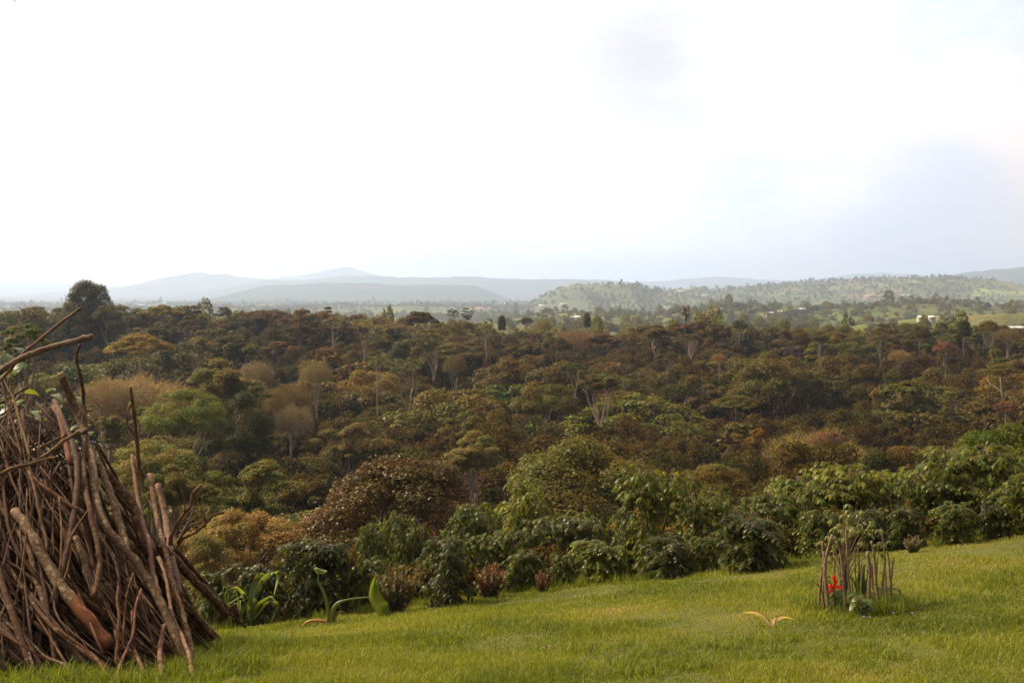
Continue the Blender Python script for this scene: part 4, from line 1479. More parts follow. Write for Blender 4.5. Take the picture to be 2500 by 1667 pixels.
for k, (px, top, wpx, pyb, tn, lab) in enumerate([
        (960, 1372, 130, 1500, (0.090, 0.088, 0.022), 'bushy shrub with orange-red shoot tips behind the big elephant-ear leaf'),
        (860, 1330, 60, 1480, (0.12, 0.10, 0.03), 'slim orange-tipped shoots rising between two dark bushes'),
        (1195, 1370, 95, 1462, (0.125, 0.080, 0.022), 'rusty orange feathery shrub in the row'),
        (1325, 1395, 50, 1448, (0.12, 0.07, 0.03), 'small brownish shrub at the lawn edge'),
        (2228, 1308, 60, 1350, (0.12, 0.12, 0.05), 'small pale leafy weed at the lawn edge right of the stake ring')]):
    shrub('orange_tipped_shrub' if k != 4 else 'leafy_weed', TP[k % 2], px, top, wpx, lab, tn, pyb=pyb, H0=0.95, W0=0.85)

# weeds and small growth between and behind the row
R = np.random.RandomState(21)
n = 900
x = R.uniform(-16, 16, n)
Y = 20.0 + 24 * R.rand(n) ** 1.2
g = gz(x, Y)
h = R.uniform(0.5, 1.25, n) * (0.8 + (Y - 19) * 0.04)
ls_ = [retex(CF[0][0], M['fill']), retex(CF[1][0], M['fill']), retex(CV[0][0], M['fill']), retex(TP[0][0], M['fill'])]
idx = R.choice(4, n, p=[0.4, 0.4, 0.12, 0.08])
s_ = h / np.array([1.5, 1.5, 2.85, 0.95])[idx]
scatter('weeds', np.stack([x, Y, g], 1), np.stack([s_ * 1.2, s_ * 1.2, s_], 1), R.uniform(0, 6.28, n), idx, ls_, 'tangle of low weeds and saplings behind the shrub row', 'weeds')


# ------------------------------------------------------------------ ribbons and leaves for the big-leaved plants
def ribbon(mb, pts, widths, fold=0.25, side=None, n=5, wave=0.0, R=None):
    P = spline(pts, n)
    Wd = np.interp(np.linspace(0, 1, len(P)), np.linspace(0, 1, len(widths)), widths)
    T = unit(np.gradient(P, axis=0))
    S = np.tile(unit(np.array(side, float)), (len(P), 1)) if side is not None else unit(np.cross(T, (0, 0, 1.0)) + 1e-6)
    S = unit(S - T * np.sum(S * T, 1, keepdims=True))
    Nn = np.cross(S, T)
    wv = np.sin(np.arange(len(P)) * 1.7)[:, None] * wave
    Lf = P - S * Wd[:, None] / 2 + Nn * (Wd[:, None] * fold + wv)
    Rt = P + S * Wd[:, None] / 2 + Nn * (Wd[:, None] * fold - wv)
    V = np.concatenate([Lf, P, Rt])
    m_ = len(P)
    i = np.arange(m_ - 1)
    q1 = np.stack([i, i + 1, m_ + i + 1, m_ + i], 1)
    q2 = np.stack([m_ + i, m_ + i + 1, 2 * m_ + i + 1, 2 * m_ + i], 1)
    rr = (R or np.random).rand()
    mb.add(V, np.vstack([q1, q2]), rnd=rr, hue=0.4)


def rel(pxy, p0, Y):
    """photo pixel at distance Y, relative to the base point p0"""
    return at(pxy[0], pxy[1], Y) - p0


def rim(px, py):
    p = ghit(px, py)
    if p[1] > 18.9:
        a_ = pdir(px, py)[0]
        p = np.array((a_ * 18.6, 18.6, g1(a_ * 18.6, 18.6)))
    return p


# young corn
R = np.random.RandomState(9)
p0 = rim(615, 1512)
root = link('corn_plant', None, None, tuple(p0))
tag(root, 'young bright green corn plant with arching blades beside the woodpile', 'corn plant')
mb = MB()
Yc = p0[1]
for pts, wd in [([(612, 1512), (612, 1470), (618, 1430), (628, 1408), (640, 1412)], [0.05, 0.09, 0.11, 0.08, 0.01]),
                ([(614, 1510), (622, 1460), (638, 1420), (658, 1406), (672, 1412), (678, 1440)], [0.04, 0.07, 0.09, 0.08, 0.06, 0.01]),
                ([(616, 1508), (630, 1475), (650, 1455), (668, 1447), (678, 1455)], [0.04, 0.07, 0.09, 0.06, 0.01]),
                ([(618, 1512), (634, 1492), (655, 1462), (672, 1460), (670, 1490), (667, 1510)], [0.03, 0.05, 0.07, 0.06, 0.05, 0.01]),
                ([(610, 1510), (604, 1470), (596, 1440), (580, 1425), (566, 1432)], [0.03, 0.05, 0.06, 0.04, 0.01]),
                ([(611, 1512), (600, 1480), (588, 1460), (570, 1462), (556, 1480)], [0.03, 0.05, 0.05, 0.04, 0.01])]:
    P = [rel(q, p0, Yc) + (0, (k * 0.06) * (1 if R.rand() < 0.5 else -1), 0) for k, q in enumerate(pts)]
    ribbon(mb, P, wd, 0.22, (1, 0.35, 0.15), R=R)
link('leaf', mb.build('leaf', M['blade'], True), root, color=(0.125, 0.155, 0.028))
mb = MB()
mb.tube([(0, 0, -0.05), (0, 0, 0.25), (0.02, 0, 0.45)], [0.022, 0.018, 0.01], 6, rnd=0.4, hue=0.4)
link('stem', mb.build('stem', M['blade'], True), root, color=(0.14, 0.2, 0.05))
for k, (px, pyb, lab) in enumerate([(563, 1505, 'thin grassy shoot left of the corn plant'), (585, 1508, 'second thin grassy shoot, nearer the corn plant')]):
    p1 = rim(px, pyb)
    root = link('grassy_shoot', None, None, tuple(p1))
    tag(root, lab, 'shoot')
    mb = MB()
    for j in range(5):
        a_ = R.rand() * 6.283
        L_ = R.uniform(0.45, 0.85)
        ribbon(mb, [(0, 0, 0), (math.cos(a_) * 0.05, math.sin(a_) * 0.05, L_ * 0.6), (math.cos(a_) * 0.16, math.sin(a_) * 0.16, L_), (math.cos(a_) * 0.3, math.sin(a_) * 0.3, L_ * 0.85)], [0.012, 0.025, 0.02, 0.003], R=R)
    link('leaf', mb.build('leaf', M['blade'], True), root, color=(0.12, 0.17, 0.04))

# elephant-ear plant with one hanging leaf
p0 = rim(808, 1524)
Ye = p0[1]
root = link('elephant_ear_plant', None, None, tuple(p0))
tag(root, 'cut-back elephant-ear plant with one large hanging leaf and curved stalks', 'plant')


def stalk(pts, rads, color, name='stalk'):
    mb = MB()
    P = spline([rel(q, p0, Ye) for q in pts], 5)
    mb.tube(P, np.interp(np.linspace(0, 1, len(P)), np.linspace(0, 1, len(rads)), rads), 8, rnd=0.5, hue=0.4)
    return link(name, mb.build(name, M['blade'], True), root, color=color)


def flat_leaf(center_line, left, right, color, thick=0.0, fold=0.05):
    """leaf spanned between two outline polylines and a rib, given in photo pixels"""
    n_ = 16
    def rs(pl):
        pl = spline(np.array(pl, float), 6) if len(pl) > 2 else np.array(pl, float)
        return np.stack([np.interp(np.linspace(0, 1, n_), np.linspace(0, 1, len(pl)), pl[:, k]) for k in range(2)], 1)
    C, L_, R_ = rs(center_line), rs(left), rs(right)
    V, nc = [], 9
    for i in range(n_):
        for j in range(nc):
            t_ = j / (nc - 1)
            a_ = L_[i] * (1 - 2 * t_) + C[i] * 2 * t_ if t_ < 0.5 else C[i] * (2 - 2 * t_) + R_[i] * (2 * t_ - 1)
            dep = -abs(t_ - 0.5) * fold * 2 + 0.016 * math.sin(i * 2.1 + t_ * 2) * (0.3 + abs(t_ - 0.5) * 2)
            V.append(rel(a_, p0, Ye) + (0, dep, 0))
    i = np.arange(n_ - 1)[:, None] * nc
    j = np.arange(nc - 1)[None, :]
    q = np.stack([i + j, i + j + 1, i + nc + j + 1, i + nc + j], -1).reshape(-1, 4)
    me = mesh_np('leaf', V, q, M['blade'], {'rnd': np.full(len(V), 0.6), 'hue': np.full(len(V), 0.35)}, None, True)
    return link('leaf', me, root, color=color)


stalk([(810, 1524), (813, 1490), (825, 1472), (845, 1464), (876, 1459), (903, 1457)], [0.045, 0.042, 0.03, 0.016, 0.012, 0.010], (0.17, 0.19, 0.055))
stalk([(803, 1520), (799, 1475), (788, 1440), (778, 1422), (777, 1405), (780, 1392)], [0.03, 0.026, 0.022, 0.014, 0.009, 0.008], (0.16, 0.17, 0.065))
stalk([(802, 1522), (790, 1516), (770, 1514), (750, 1518), (738, 1530), (730, 1540)], [0.034, 0.032, 0.026, 0.022, 0.02, 0.012], (0.36, 0.20, 0.045))
stalk([(815, 1512), (822, 1498), (832, 1492), (843, 1496), (850, 1507)], [0.025, 0.02, 0.014, 0.009, 0.005], (0.19, 0.18, 0.05))
stalk([(806, 1535), (808, 1520)], [0.075, 0.05], (0.10, 0.055, 0.03), 'stem')
flat_leaf([(918, 1405), (912, 1425), (905, 1457), (925, 1490), (940, 1515), (954, 1519)],
          [(914, 1407), (906, 1425), (903, 1457), (916, 1482), (933, 1510), (954, 1519)],
          [(919, 1406), (926, 1432), (938, 1455), (950, 1470), (952, 1495), (954, 1519)], (0.105, 0.125, 0.026), fold=0.10)
flat_leaf([(770, 1383), (782, 1388), (799, 1392)], [(770, 1383), (780, 1382), (799, 1390)], [(770, 1383), (778, 1394), (799, 1393)], (0.16, 0.2, 0.06), fold=0.14)
flat_leaf([(870, 1520), (885, 1510), (903, 1524)], [(870, 1520), (880, 1504), (903, 1522)], [(870, 1520), (888, 1522), (903, 1526)], (0.16, 0.2, 0.06))

# big-leaved green plant behind the stick pile
R = np.random.RandomState(31)
for (px, py, Y, nleaf, sz_, lab) in [(110, 1010, 14.5, 90, 0.26, 'broad-leaved plant with pale shiny leaves behind the woodpile'), (-12, 800, 15.0, 30, 0.26, 'leafy stem with one bright leaf at the left edge')]:
    p0 = at(px, py, Y)
    gq = g1(p0[0], p0[1])
    root = link('broad_leaved_plant', None, None, (p0[0], p0[1], gq))
    tag(root, lab, 'plant')
    hq = p0[2] - gq
    B, A = [], []
    st = MB()
    for s_ in range(5):
        e = np.array((R.normal() * 0.35, R.normal() * 0.3, hq * R.uniform(0.86, 1.04)))
        st.tube(spline([(0, 0, -0.1), e * (0.4, 0.4, 0.5), e], 6), np.linspace(0.014, 0.006, 13), 6)
        for k in range(nleaf // 5):
            f = R.uniform(0.72, 1)
            a_ = R.rand() * 6.283
            B.append(e * f + R.normal(size=3) * 0.12)
            A.append((math.cos(a_), math.sin(a_), 0.1))
    B, A = np.array(B), np.array(A)
    v_, f_, a_ = leaf6(R, B, A, np.tile((0, 0, 1.0), (len(B), 1)) + R.normal(size=(len(B), 3)) * 0.3, R.uniform(0.7, 1.1, len(B)) * sz_, sz_ * 0.5, 0.6)
    link('foliage', mesh_np('foliage', v_, f_, M['blade'], a_, None, True), root, color=(0.10, 0.14, 0.045))
    link('stem', st.build('stem', M['bark'], True, {'lichen': np.zeros(st.n)}), root, color=(0.14, 0.12, 0.05))

# leafy twig hanging into the top left corner
p0 = at(-260, -150, 9)
root = link('hanging_twig', None, None, tuple(p0))
tag(root, 'leafy twig tips hanging into the top left corner of the sky', 'twig')
st = MB()
B, A = [], []
for (ex, ey) in [(8, -8), (18, -10), (36, -8), (52, -3), (62, -16), (-60, -40), (-110, -30)]:
    e = at(ex, ey, 9) - p0
    st.tube(spline([(0, 0, 0), e * 0.5 + (0, 0, 0.08), e], 5), np.linspace(0.010, 0.002, 11), 4)
    for k in range(6):
        f = 0.55 + 0.45 * k / 5
        B.append(e * f)
        A.append((R.normal() * 0.5, R.normal() * 0.5, -0.9))
B, A = np.array(B), np.array(A)
v_, f_, a_ = leaf6(R, B, A, R.normal(size=(len(B), 3)), 0.055, 0.014, 0.5)
link('foliage', mesh_np('foliage', v_, f_, M['shrub'], a_), root, color=(0.10, 0.08, 0.04))
link('stem', st.build('stem', M['bark'], True, {'lichen': np.zeros(st.n)}), root, color=(0.16, 0.11, 0.07))

# ------------------------------------------------------------------ woodpile: a heap of sticks leaning to a peak
PC = np.array((-5.9, 11.6))
PRX, PRY, PH = 2.8, 3.0, 2.95
PG = g1(PC[0], PC[1])
PILE = 'sticks of the leaning woodpile'


def cone_y(px, py, off=0.0, default=None):
    a_, b_ = pdir(px, py)
    ys_ = np.arange(8.2, 13.5, 0.02)
    x_, z_ = a_ * ys_, b_ * ys_
    gg = gz(x_, ys_)
    hh = z_ - PG
    pr = np.clip(1 - hh / PH, 0.0, 1.5) ** 0.85
    sh_ = (1 - np.clip(pr, 0, 1)) * 0.7
    ddx = (x_ - (PC[0] + sh_ - 0.2 * (ys_ - PC[1]))) / (PRX + off)
    ddy = (ys_ - PC[1]) / (PRY + off)
    d = (np.abs(ddx) ** 5 + np.abs(ddy) ** 5) ** 0.2 * 2.8 - pr * 2.8 - 0.06
    k = np.where(d <= 0)[0]
    kg = np.where(z_ < gg + 0.02)[0]
    y1 = ys_[k[0]] if len(k) else None
    y2 = ys_[kg[0]] if len(kg) else 99
    if y1 is None:
        return min(ys_[np.argmin(d)], y2)
    return min(y1, y2)


def stick(P, R_, label, tint, name='stick', lichen=1.0, bare=None, rr=None, sides=8, n=4, branches=(), cat='stick'):
    """P: points in metres; R_: radii along them"""
    rr = rr or np.random
    Q = spline(P, n)
    f = np.linspace(0, 1, len(Q))
    rad = np.interp(f, np.linspace(0, 1, len(R_)), R_)
    rad = rad * (1 + 0.07 * np.sin(np.arange(len(Q)) * 1.9 + rr.rand() * 6))
    Q = Q + rr.normal(size=Q.shape) * rad[:, None] * 0.10
    o0 = Q[0].copy()
    mb = MB()
    bv = np.zeros(len(Q)) if bare is None else np.clip((f - bare) * 12 + 0.5, 0, 1)
    mb.tube(Q - o0, rad, sides, lichen=np.full(len(Q), lichen), bare=bv)
    for (Pb, Rb) in branches:
        Qb = spline(Pb, 3)
        mb.tube(Qb - o0, np.interp(np.linspace(0, 1, len(Qb)), np.linspace(0, 1, len(Rb)), Rb), 6, lichen=lichen * 0.5, bare=0.0)
    o = link(name, mb.build(name, M['stick'], True), None, tuple(o0), color=tint)
    tag(o, label, cat, PILE)
    return o


ST = []   # landmarks on the pile


def pst(pts, wpx, label, short, tint, lichen=1.0, bare=None, depth=None, off=0.06, name='stick', taper=0.75, br=(), sides=9):
    ys_ = np.array([cone_y(q[0], q[1], off + 0.10) for q in pts])
    if depth is not None:
        ys_ = np.array(depth, float) if np.ndim(depth) else np.full(len(pts), depth)
    else:
        k = np.ones(3) / 3
        if len(ys_) > 3:
            ys_[1:-1] = np.convolve(ys_, k, 'valid')
    P = [at(q[0], q[1], y_) for q, y_ in zip(pts, ys_)]
    r0 = wpx / 2 / F * ys_.mean() * 0.84
    R_ = [r0 * taper, r0, r0]
    brs = []
    for bp, bw in br:
        yy = cone_y(bp[0][0], bp[0][1], off) if depth is None else ys_[-1]
        yy = ys_[int(np.argmin([math.hypot(q[0] - bp[0][0], q[1] - bp[0][1]) for q in pts]))]
        brs.append(([at(q[0], q[1], yy - 0.03 * k_) for k_, q in enumerate(bp)], [bw / 2 / F * yy, bw / 2 / F * yy * 0.45]))
    o = stick(P, R_, label, tint, name, lichen, bare, np.random.RandomState(len(ST) + 3), sides, 4, brs)
    mx, my = np.mean([q[0] for q in pts]), np.mean([q[1] for q in pts])
    ST.append((mx, my, short))
    return o


BR1, BR2, BR3, BR4 = (0.092, 0.040, 0.016), (0.062, 0.026, 0.010), (0.130, 0.070, 0.032), (0.042, 0.018, 0.008)
GRY = (0.105, 0.060, 0.034)
pst([(36, 1248), (75, 1300), (120, 1385), (170, 1455), (215, 1510), (270, 1578)], 37, 'thickest grey mottled log with its lower end stripped to orange wood', 'the thickest orange-ended log', GRY, 1.0, 0.64, off=0.22, name='log')
pst([(45, 1300), (75, 1350), (85, 1410), (105, 1460), (115, 1510), (130, 1560), (137, 1608)], 20, 'bent lichen-spotted branch left of the thickest log', 'the bent lichen-spotted branch', GRY, 1.0, off=0.18)
pst([(183, 1312), (203, 1360), (220, 1420), (236, 1468)], 20, 'short mottled stub log with a sawn top in the pile middle', 'the short sawn stub', GRY, 1.0, off=0.10, taper=1.0, name='log')
pst([(147, 912), (168, 965), (190, 1010), (206, 1060), (222, 1110), (230, 1160), (236, 1225), (255, 1280), (300, 1335), (345, 1390), (382, 1450), (420, 1530), (458, 1622)], 23,
    'long lichen-covered pole from the sawn top down to the lawn', 'the long lichen-covered pole', GRY, 1.0, off=0.26, taper=1.1, name='log')
pst([(238, 1128), (255, 1165), (272, 1210), (295, 1285), (314, 1360)], 22, 'mottled grey log just right of the long lichen-covered pole', 'the mottled grey log', GRY, 1.0, off=0.18, name='log')
pst([(237, 1142), (275, 1175), (315, 1218), (345, 1290), (370, 1350)], 31, 'thick dark sawn log slanting behind the mottled grey one', 'the thick dark sawn log', BR1, 0.8, off=0.02, taper=1.0, name='log')
pst([(395, 1330), (430, 1368), (468, 1410), (519, 1459), (552, 1500)], 25, 'stout lichen-flecked log at the right flank of the pile', 'the stout right-flank log', BR1, 1.0, off=0.10, name='log')
pst([(400, 1312), (450, 1365), (500, 1425), (560, 1492)], 15, 'straight brown pole lying along the top of the right flank', 'the straight right-flank pole', BR2, 0.5, off=0.0)
pst([(196, 840), (186, 872), (200, 935), (205, 985), (209, 1040), (203, 1100), (207, 1180), (217, 1235), (232, 1300), (243, 1355), (241, 1405), (226, 1460)], 15,
    'long dark upright stick standing through the pile', 'the long dark upright stick', BR2, 0.4, off=0.30, taper=0.6)
pst([(130, 992), (148, 1028), (160, 1080), (172, 1130)], 16, 'short reddish broken stump stick near the pile top', 'the reddish broken stick', (0.12, 0.045, 0.03), 0.2, off=0.1, taper=0.9)
pst([(318, 945), (326, 1000), (331, 1040), (336, 1090), (340, 1140), (352, 1165)], 12, 'pale forked branch rising highest from the right of the pile', 'the pale forked branch', BR3, 0.3, off=0.2,
    br=[([(333, 1075), (325, 1055), (312, 1040), (310, 1020), (308, 1008)], 7), ([(322, 985), (313, 1000), (318, 1018)], 8)])
pst([(322, 1110), (327, 1150), (337, 1222), (350, 1282), (364, 1323), (371, 1385), (382, 1425), (389, 1480)], 14, 'smooth reddish pole under the pale forked branch', 'the smooth reddish pole', (0.135, 0.07, 0.045), 0.2, off=0.20)
pst([(366, 1157), (374, 1200), (384, 1272), (397, 1323), (410, 1370), (416, 1408), (430, 1451), (447, 1505), (463, 1566), (474, 1622)], 17, 'broken-topped thick upright pole of the right front', 'the broken-topped upright pole', BR1, 0.9, off=0.22, taper=1.0)
pst([(384, 1182), (400, 1240), (410, 1306), (421, 1366), (428, 1410), (440, 1450)], 21, 'short thick reddish post beside the broken-topped pole', 'the short thick post', (0.13, 0.07, 0.05), 0.8, off=0.12, taper=0.85, name='log')
pst([(386, 1360), (404, 1408), (414, 1464), (421, 1505), (442, 1549), (461, 1598), (470, 1660)], 12, 'smooth wavy tan pole in front of the right side', 'the smooth wavy tan pole', (0.17, 0.10, 0.06), 0.1, off=0.30)
pst([(424, 1345), (447, 1315), (481, 1297), (503, 1275), (524, 1256), (546, 1250)], 9, 'pale forked twig branch reaching right over the tan bush', 'the right-reaching forked branch', BR3, 0.4, depth=11.3,
    br=[([(503, 1273), (498, 1258), (492, 1246), (493, 1236)], 6), ([(434, 1325), (455, 1290), (480, 1276), (500, 1272)], 8)], taper=1.0)
pst([(418, 1330), (417, 1312), (430, 1282), (451, 1252), (466, 1232), (471, 1206), (492, 1184)], 10, 'pale crooked branch rising above the right-reaching one', 'the pale crooked branch', BR3, 0.4, depth=11.4,
    br=[([(470, 1226), (484, 1216), (489, 1196)], 7), ([(440, 1268), (452, 1240), (443, 1196), (436, 1180), (433, 1150)], 5)], taper=1.3)
pst([(450, 1468), (481, 1502), (523, 1560)], 17, 'mottled log end resting on the grass at the right', 'the mottled grass-end log', BR1, 1.0, off=0.15, name='log')
pst([(-70, 1175), (0, 1157), (27, 1143), (67, 1134), (89, 1125), (125, 1101), (156, 1076), (194, 1054)], 11, 'thin grey pole lying across the pile, rising to the right', 'the crossing grey pole', BR3, 0.5, depth=[9.6, 9.7, 9.8, 9.9, 9.9, 10.0, 10.1, 10.2],
    br=[([(70, 1133), (100, 1124), (120, 1118), (140, 1115)], 10)], taper=1.0)
pst([(-120, 1010), (-50, 948), (0, 908), (23, 890), (57, 872), (92, 858), (138, 844), (184, 833), (226, 820)], 17, 'thick bare branch jutting from the left edge over the forest', 'the jutting thick branch', (0.13, 0.085, 0.06), 0.4, depth=10.2, taper=1.2)
pst([(-90, 1010), (0, 930), (53, 867), (92, 833), (129, 803), (161, 778), (198, 752)], 9, 'slim bare pole rising above the jutting thick branch', 'the slim rising pole', (0.14, 0.09, 0.065), 0.2, depth=10.6, taper=1.2)
pst([(22, 912), (30, 961), (41, 1000), (58, 1060), (75, 1120)], 8, 'pale snapped stick standing at the upper left', 'the pale snapped stick', BR3, 0.3, off=0.25)
pst([(3, 930), (18, 984), (36, 1050), (55, 1120)], 8, 'weathered thin stick left of the pale snapped one', 'the weathered thin stick', BR2, 0.2, off=0.2)
pst([(77, 1166), (128, 1204), (170, 1234), (212, 1256)], 15, 'brown log slanting down to the middle of the pile', 'the brown slanting log', BR1, 0.4, off=0.08, name='log')
pst([(70, 1150), (86, 1199), (99, 1265), (112, 1315), (113, 1345)], 9, 'smooth tan stick standing left of the pile middle', 'the smooth tan stick', BR3, 0.2, off=0.26)
pst([(144, 1214), (149, 1270), (150, 1315), (148, 1395)], 6, 'straight thin upright stick with a snapped pale tip', 'the snapped-tip thin stick', BR3, 0.0, off=0.28)
pst([(132, 1217), (129, 1282), (132, 1366)], 5, 'dark thin upright stick beside the snapped-tip one', 'the dark thin upright', BR2, 0.0, off=0.24)
pst([(216, 1244), (185, 1288), (171, 1315), (160, 1356)], 6, 'thin twig leaning the opposite way, down to the left', 'the opposite-leaning twig', BR3, 0.0, off=0.30)
pst([(176, 1326), (168, 1374), (155, 1420)], 5, 'short thin twig under the opposite-leaning one', 'the short thin twig', BR3, 0.0, off=0.28)
pst([(-20, 1350), (0, 1380), (13, 1402), (36, 1450), (46, 1470)], 9, 'crooked stick with a side stub at the left edge', 'the crooked left-edge stick', BR1, 0.5, off=0.25)
pst([(-30, 1490), (20, 1525), (66, 1560), (109, 1602), (155, 1621), (185, 1648), (214, 1668)], 11, 'low grey branch curving into the grass at the bottom', 'the low grey curved branch', GRY, 0.9, off=0.45)
pst([(140, 1535), (152, 1543), (198, 1576), (231, 1602), (251, 1631), (268, 1665)], 9, 'low branch curving down right of the grey curved one', 'the low curved branch', BR1, 0.5, off=0.42)
pst([(289, 1432), (286, 1463), (291, 1506), (287, 1562), (282, 1625)], 10, 'wavy upright stick in front of the pile centre', 'the wavy upright stick', BR1, 0.3, off=0.36)
pst([(325, 1398), (308, 1457), (303, 1529), (298, 1585)], 7, 'thin upright stick right of the wavy one', 'the thin right upright', BR1, 0.2, off=0.36)
pst([(345, 1438), (331, 1480), (325, 1546), (307, 1590), (290, 1630), (285, 1668)], 9, 'reddish stick bending left to the ground', 'the left-bending reddish stick', (0.15, 0.07, 0.045), 0.0, off=0.40)
pst([(322, 1490), (326, 1579), (340, 1612), (358, 1655)], 12, 'short bent stick kicking right at its foot', 'the kicking short stick', BR1, 0.4, off=0.38)
pst([(400, 1525), (390, 1595), (397, 1652)], 16, 'short reddish post foot standing in the grass', 'the reddish post foot', (0.13, 0.065, 0.045), 0.2, off=0.34)
pst([(254, 1303), (264, 1381), (280, 1480)], 5, 'hair-thin dark stick in the shaded middle', 'the hair-thin dark stick', BR2, 0.0, off=0.26)
pst([(541, 1482), (570, 1504), (600, 1530)], 8, 'dark stick lying on the grass beyond the pile foot', 'the dark lying stick', BR4, 0.3, depth=[13.2, 13.4, 13.6])
pst([(568, 1476), (576, 1500), (580, 1520)], 22, 'short dark stump end by the corn plant', 'the dark stump end', BR4, 0.3, depth=13.9, taper=1.0, name='log')

# the other sticks, leaning round the heap
R = np.random.RandomState(17)
srec = []
n_ind = 300 - len(ST) - 4
inner = MB()
ground_at = lambda x_, y_: g1(x_, y_)
k = 0
while k < n_ind + 1100:
    ind = k < n_ind
    layer = R.uniform(0.06, 0.5) if ind else R.uniform(0.16, 1.5)
    az = R.uniform(-2.75, 0.55)            # -pi/2 faces the camera, 0 faces right
    ca, sa = math.cos(az), math.sin(az)
    rb = 1.0 / ((abs(ca) / PRX) ** 5 + (abs(sa) / PRY) ** 5) ** 0.2 - layer + R.normal() * 0.10
    bx, by = PC[0] + rb * ca - 0.2 * rb * sa, PC[1] + rb * sa
    bz = ground_at(bx, by)
    t0 = R.uniform(0.0, 0.35) if R.rand() < 0.45 else 0.0
    t1 = min(1.10, R.uniform(0.45, 1.12))
    ax_ = R.uniform(-0.9, 1.3)
    tw = R.normal() * 0.35 - 0.25
    ht = R.uniform(-1.75, -0.85) - layer * 0.25 - 0.3 * max(ax_, 0) - bz
    def cp(t_):
        a_ = az + tw * t_
        rr_ = rb * (1 - 0.93 * min(t_, 1.0)) + (0.25 * (t_ - 1) if t_ > 1 else 0)
        sgn = 1 if t_ <= 1 else -1
        return np.array((PC[0] + ax_ * min(t_, 1) - 0.2 * rr_ * math.sin(a_) + sgn * rr_ * math.cos(a_), PC[1] + sgn * rr_ * math.sin(a_), bz + ht * t_ ** 1.02))
    bend = R.normal(size=3) * (0.05, 0.05, 0.02)
    P = [cp(t1), cp(t1 + (t0 - t1) * 0.33) + bend, cp(t1 + (t0 - t1) * 0.66) - bend * 0.6, cp(t0) + (0, 0, -0.03 if t0 == 0 else 0)]
    rad = min(0.034, 0.007 + R.exponential(0.0075)) * (1.0 if ind else 1.15)
    if ind:
        mx, my = to_px((P[1] + P[2]) / 2)
        tint = (BR1, BR2, BR4, BR3, (0.11, 0.038, 0.016))[R.choice(5, p=[0.3, 0.3, 0.2, 0.08, 0.12])]
        o = stick(P, [rad * 0.55, rad * 0.8, rad], None, tint, 'stick', R.uniform(0, 0.9), None, R, 6, 4)
        size = 'thin' if rad < 0.012 else ('medium' if rad < 0.019 else 'thick')
        cn = {BR1: 'brown', BR2: 'dark brown', BR4: 'blackish', BR3: 'tan'}.get(tint, 'reddish')
        key, dist = rel_label(mx, my, size + ' ' + cn, [(s_[0], s_[1], s_[2]) for s_ in ST])
        srec.append((key, dist, o))
    else:
        Q = spline(P, 3)
        inner.tube(Q, np.linspace(rad * 0.6, rad, len(Q)), 5, lichen=0.2, bare=0.0)
    k += 1
srec.sort(key=lambda r_: r_[1])
CNT = {}
for key, dist, o in srec:
    n = CNT.get(key, 0)
    CNT[key] = n + 1
    o['label'] = (ORD[min(n, len(ORD) - 1)] + key[0] + ' stick ' + key[1] + ' ' + key[2]).strip()
o = link('brushwood', inner.build('brushwood', M['stick'], True), color=(0.07, 0.04, 0.026))
tag(o, 'dark tangled brushwood filling the inside of the woodpile', 'brushwood', kind='stuff')

# ------------------------------------------------------------------ ring of stakes on the lawn
RC = ghit(2092, 1487)
RR = 0.42
RING = 'stakes of the small ring on the lawn'


def stake(pts, wpx, front, label, tint=(0.17, 0.115, 0.07), lichen=1.0):
    dx = pts[-1][0] - 2092
    off = math.sqrt(max(0.02, 1 - min(0.98, (dx / 92.0) ** 2))) * RR
    Y = RC[1] + (-off if front else off)
    P = [at(q[0], q[1], Y) for q in pts]
    P[-1][2] = g1(P[-1][0], P[-1][1]) - 0.04
    r0 = wpx / 2 / F * Y * 0.8
    rr_ = np.random.RandomState(int(pts[0][0]))
    br = []
    for q in range(3 if wpx > 6 else 1):
        f = rr_.uniform(0.2, 0.85)
        b0 = P[0] * (1 - f) + P[-1] * f
        b1 = b0 + np.array((rr_.choice([-1, 1]) * 0.03, 0, 0.02)) * rr_.uniform(0.7, 1.3)
        br.append(([b0, (b0 + b1) / 2, b1], [r0 * 0.6, r0 * 0.4]))
    o = stick(P, [r0 * 0.85, r0, r0 * 1.05], label, tint, 'stake', lichen, None, rr_, 8, 4, br, 'stake')
    o['group'] = RING


RDB = (0.20, 0.085, 0.05)
stake([(2007, 1320), (2010, 1372), (2003, 1425), (1999, 1500)], 8, True, 'leftmost grey stake of the ring')
stake([(2032, 1305), (2018, 1355), (2014, 1400), (2019, 1445), (2023, 1505)], 11, True, 'thick forked stake, second from the left of the ring')
stake([(2036, 1328), (2038, 1370), (2036, 1410), (2040, 1455)], 5, False, 'thin far stake behind the red flower', RDB, 0.2)
stake([(2042, 1320), (2053, 1355), (2060, 1423), (2065, 1508)], 8, True, 'grey stake just right of the red flower')
stake([(2066, 1291), (2069, 1354), (2073, 1423), (2083, 1515)], 8, True, 'tall knobbly stake at the ring centre-left')
stake([(2095, 1338), (2097, 1380), (2099, 1450)], 5, False, 'reddish far stake in the ring middle', RDB, 0.1)
stake([(2107, 1380), (2111, 1425), (2113, 1452)], 4, False, 'thinnest far stake right of the reddish one', RDB, 0.1)
stake([(2118, 1346), (2123, 1390), (2122, 1444), (2126, 1515)], 12, True, 'thickest pale stake of the ring')
stake([(2127, 1320), (2134, 1354), (2140, 1424), (2149, 1512)], 8, True, 'curved stake crossing right of the thickest one')
stake([(2152, 1292), (2160, 1352), (2158, 1403), (2147, 1455)], 7, False, 'tall thin far stake with twigs at the right', (0.22, 0.13, 0.09))
stake([(2181, 1360), (2175, 1424), (2177, 1506)], 8, True, 'rightmost pale-tipped stake of the ring')
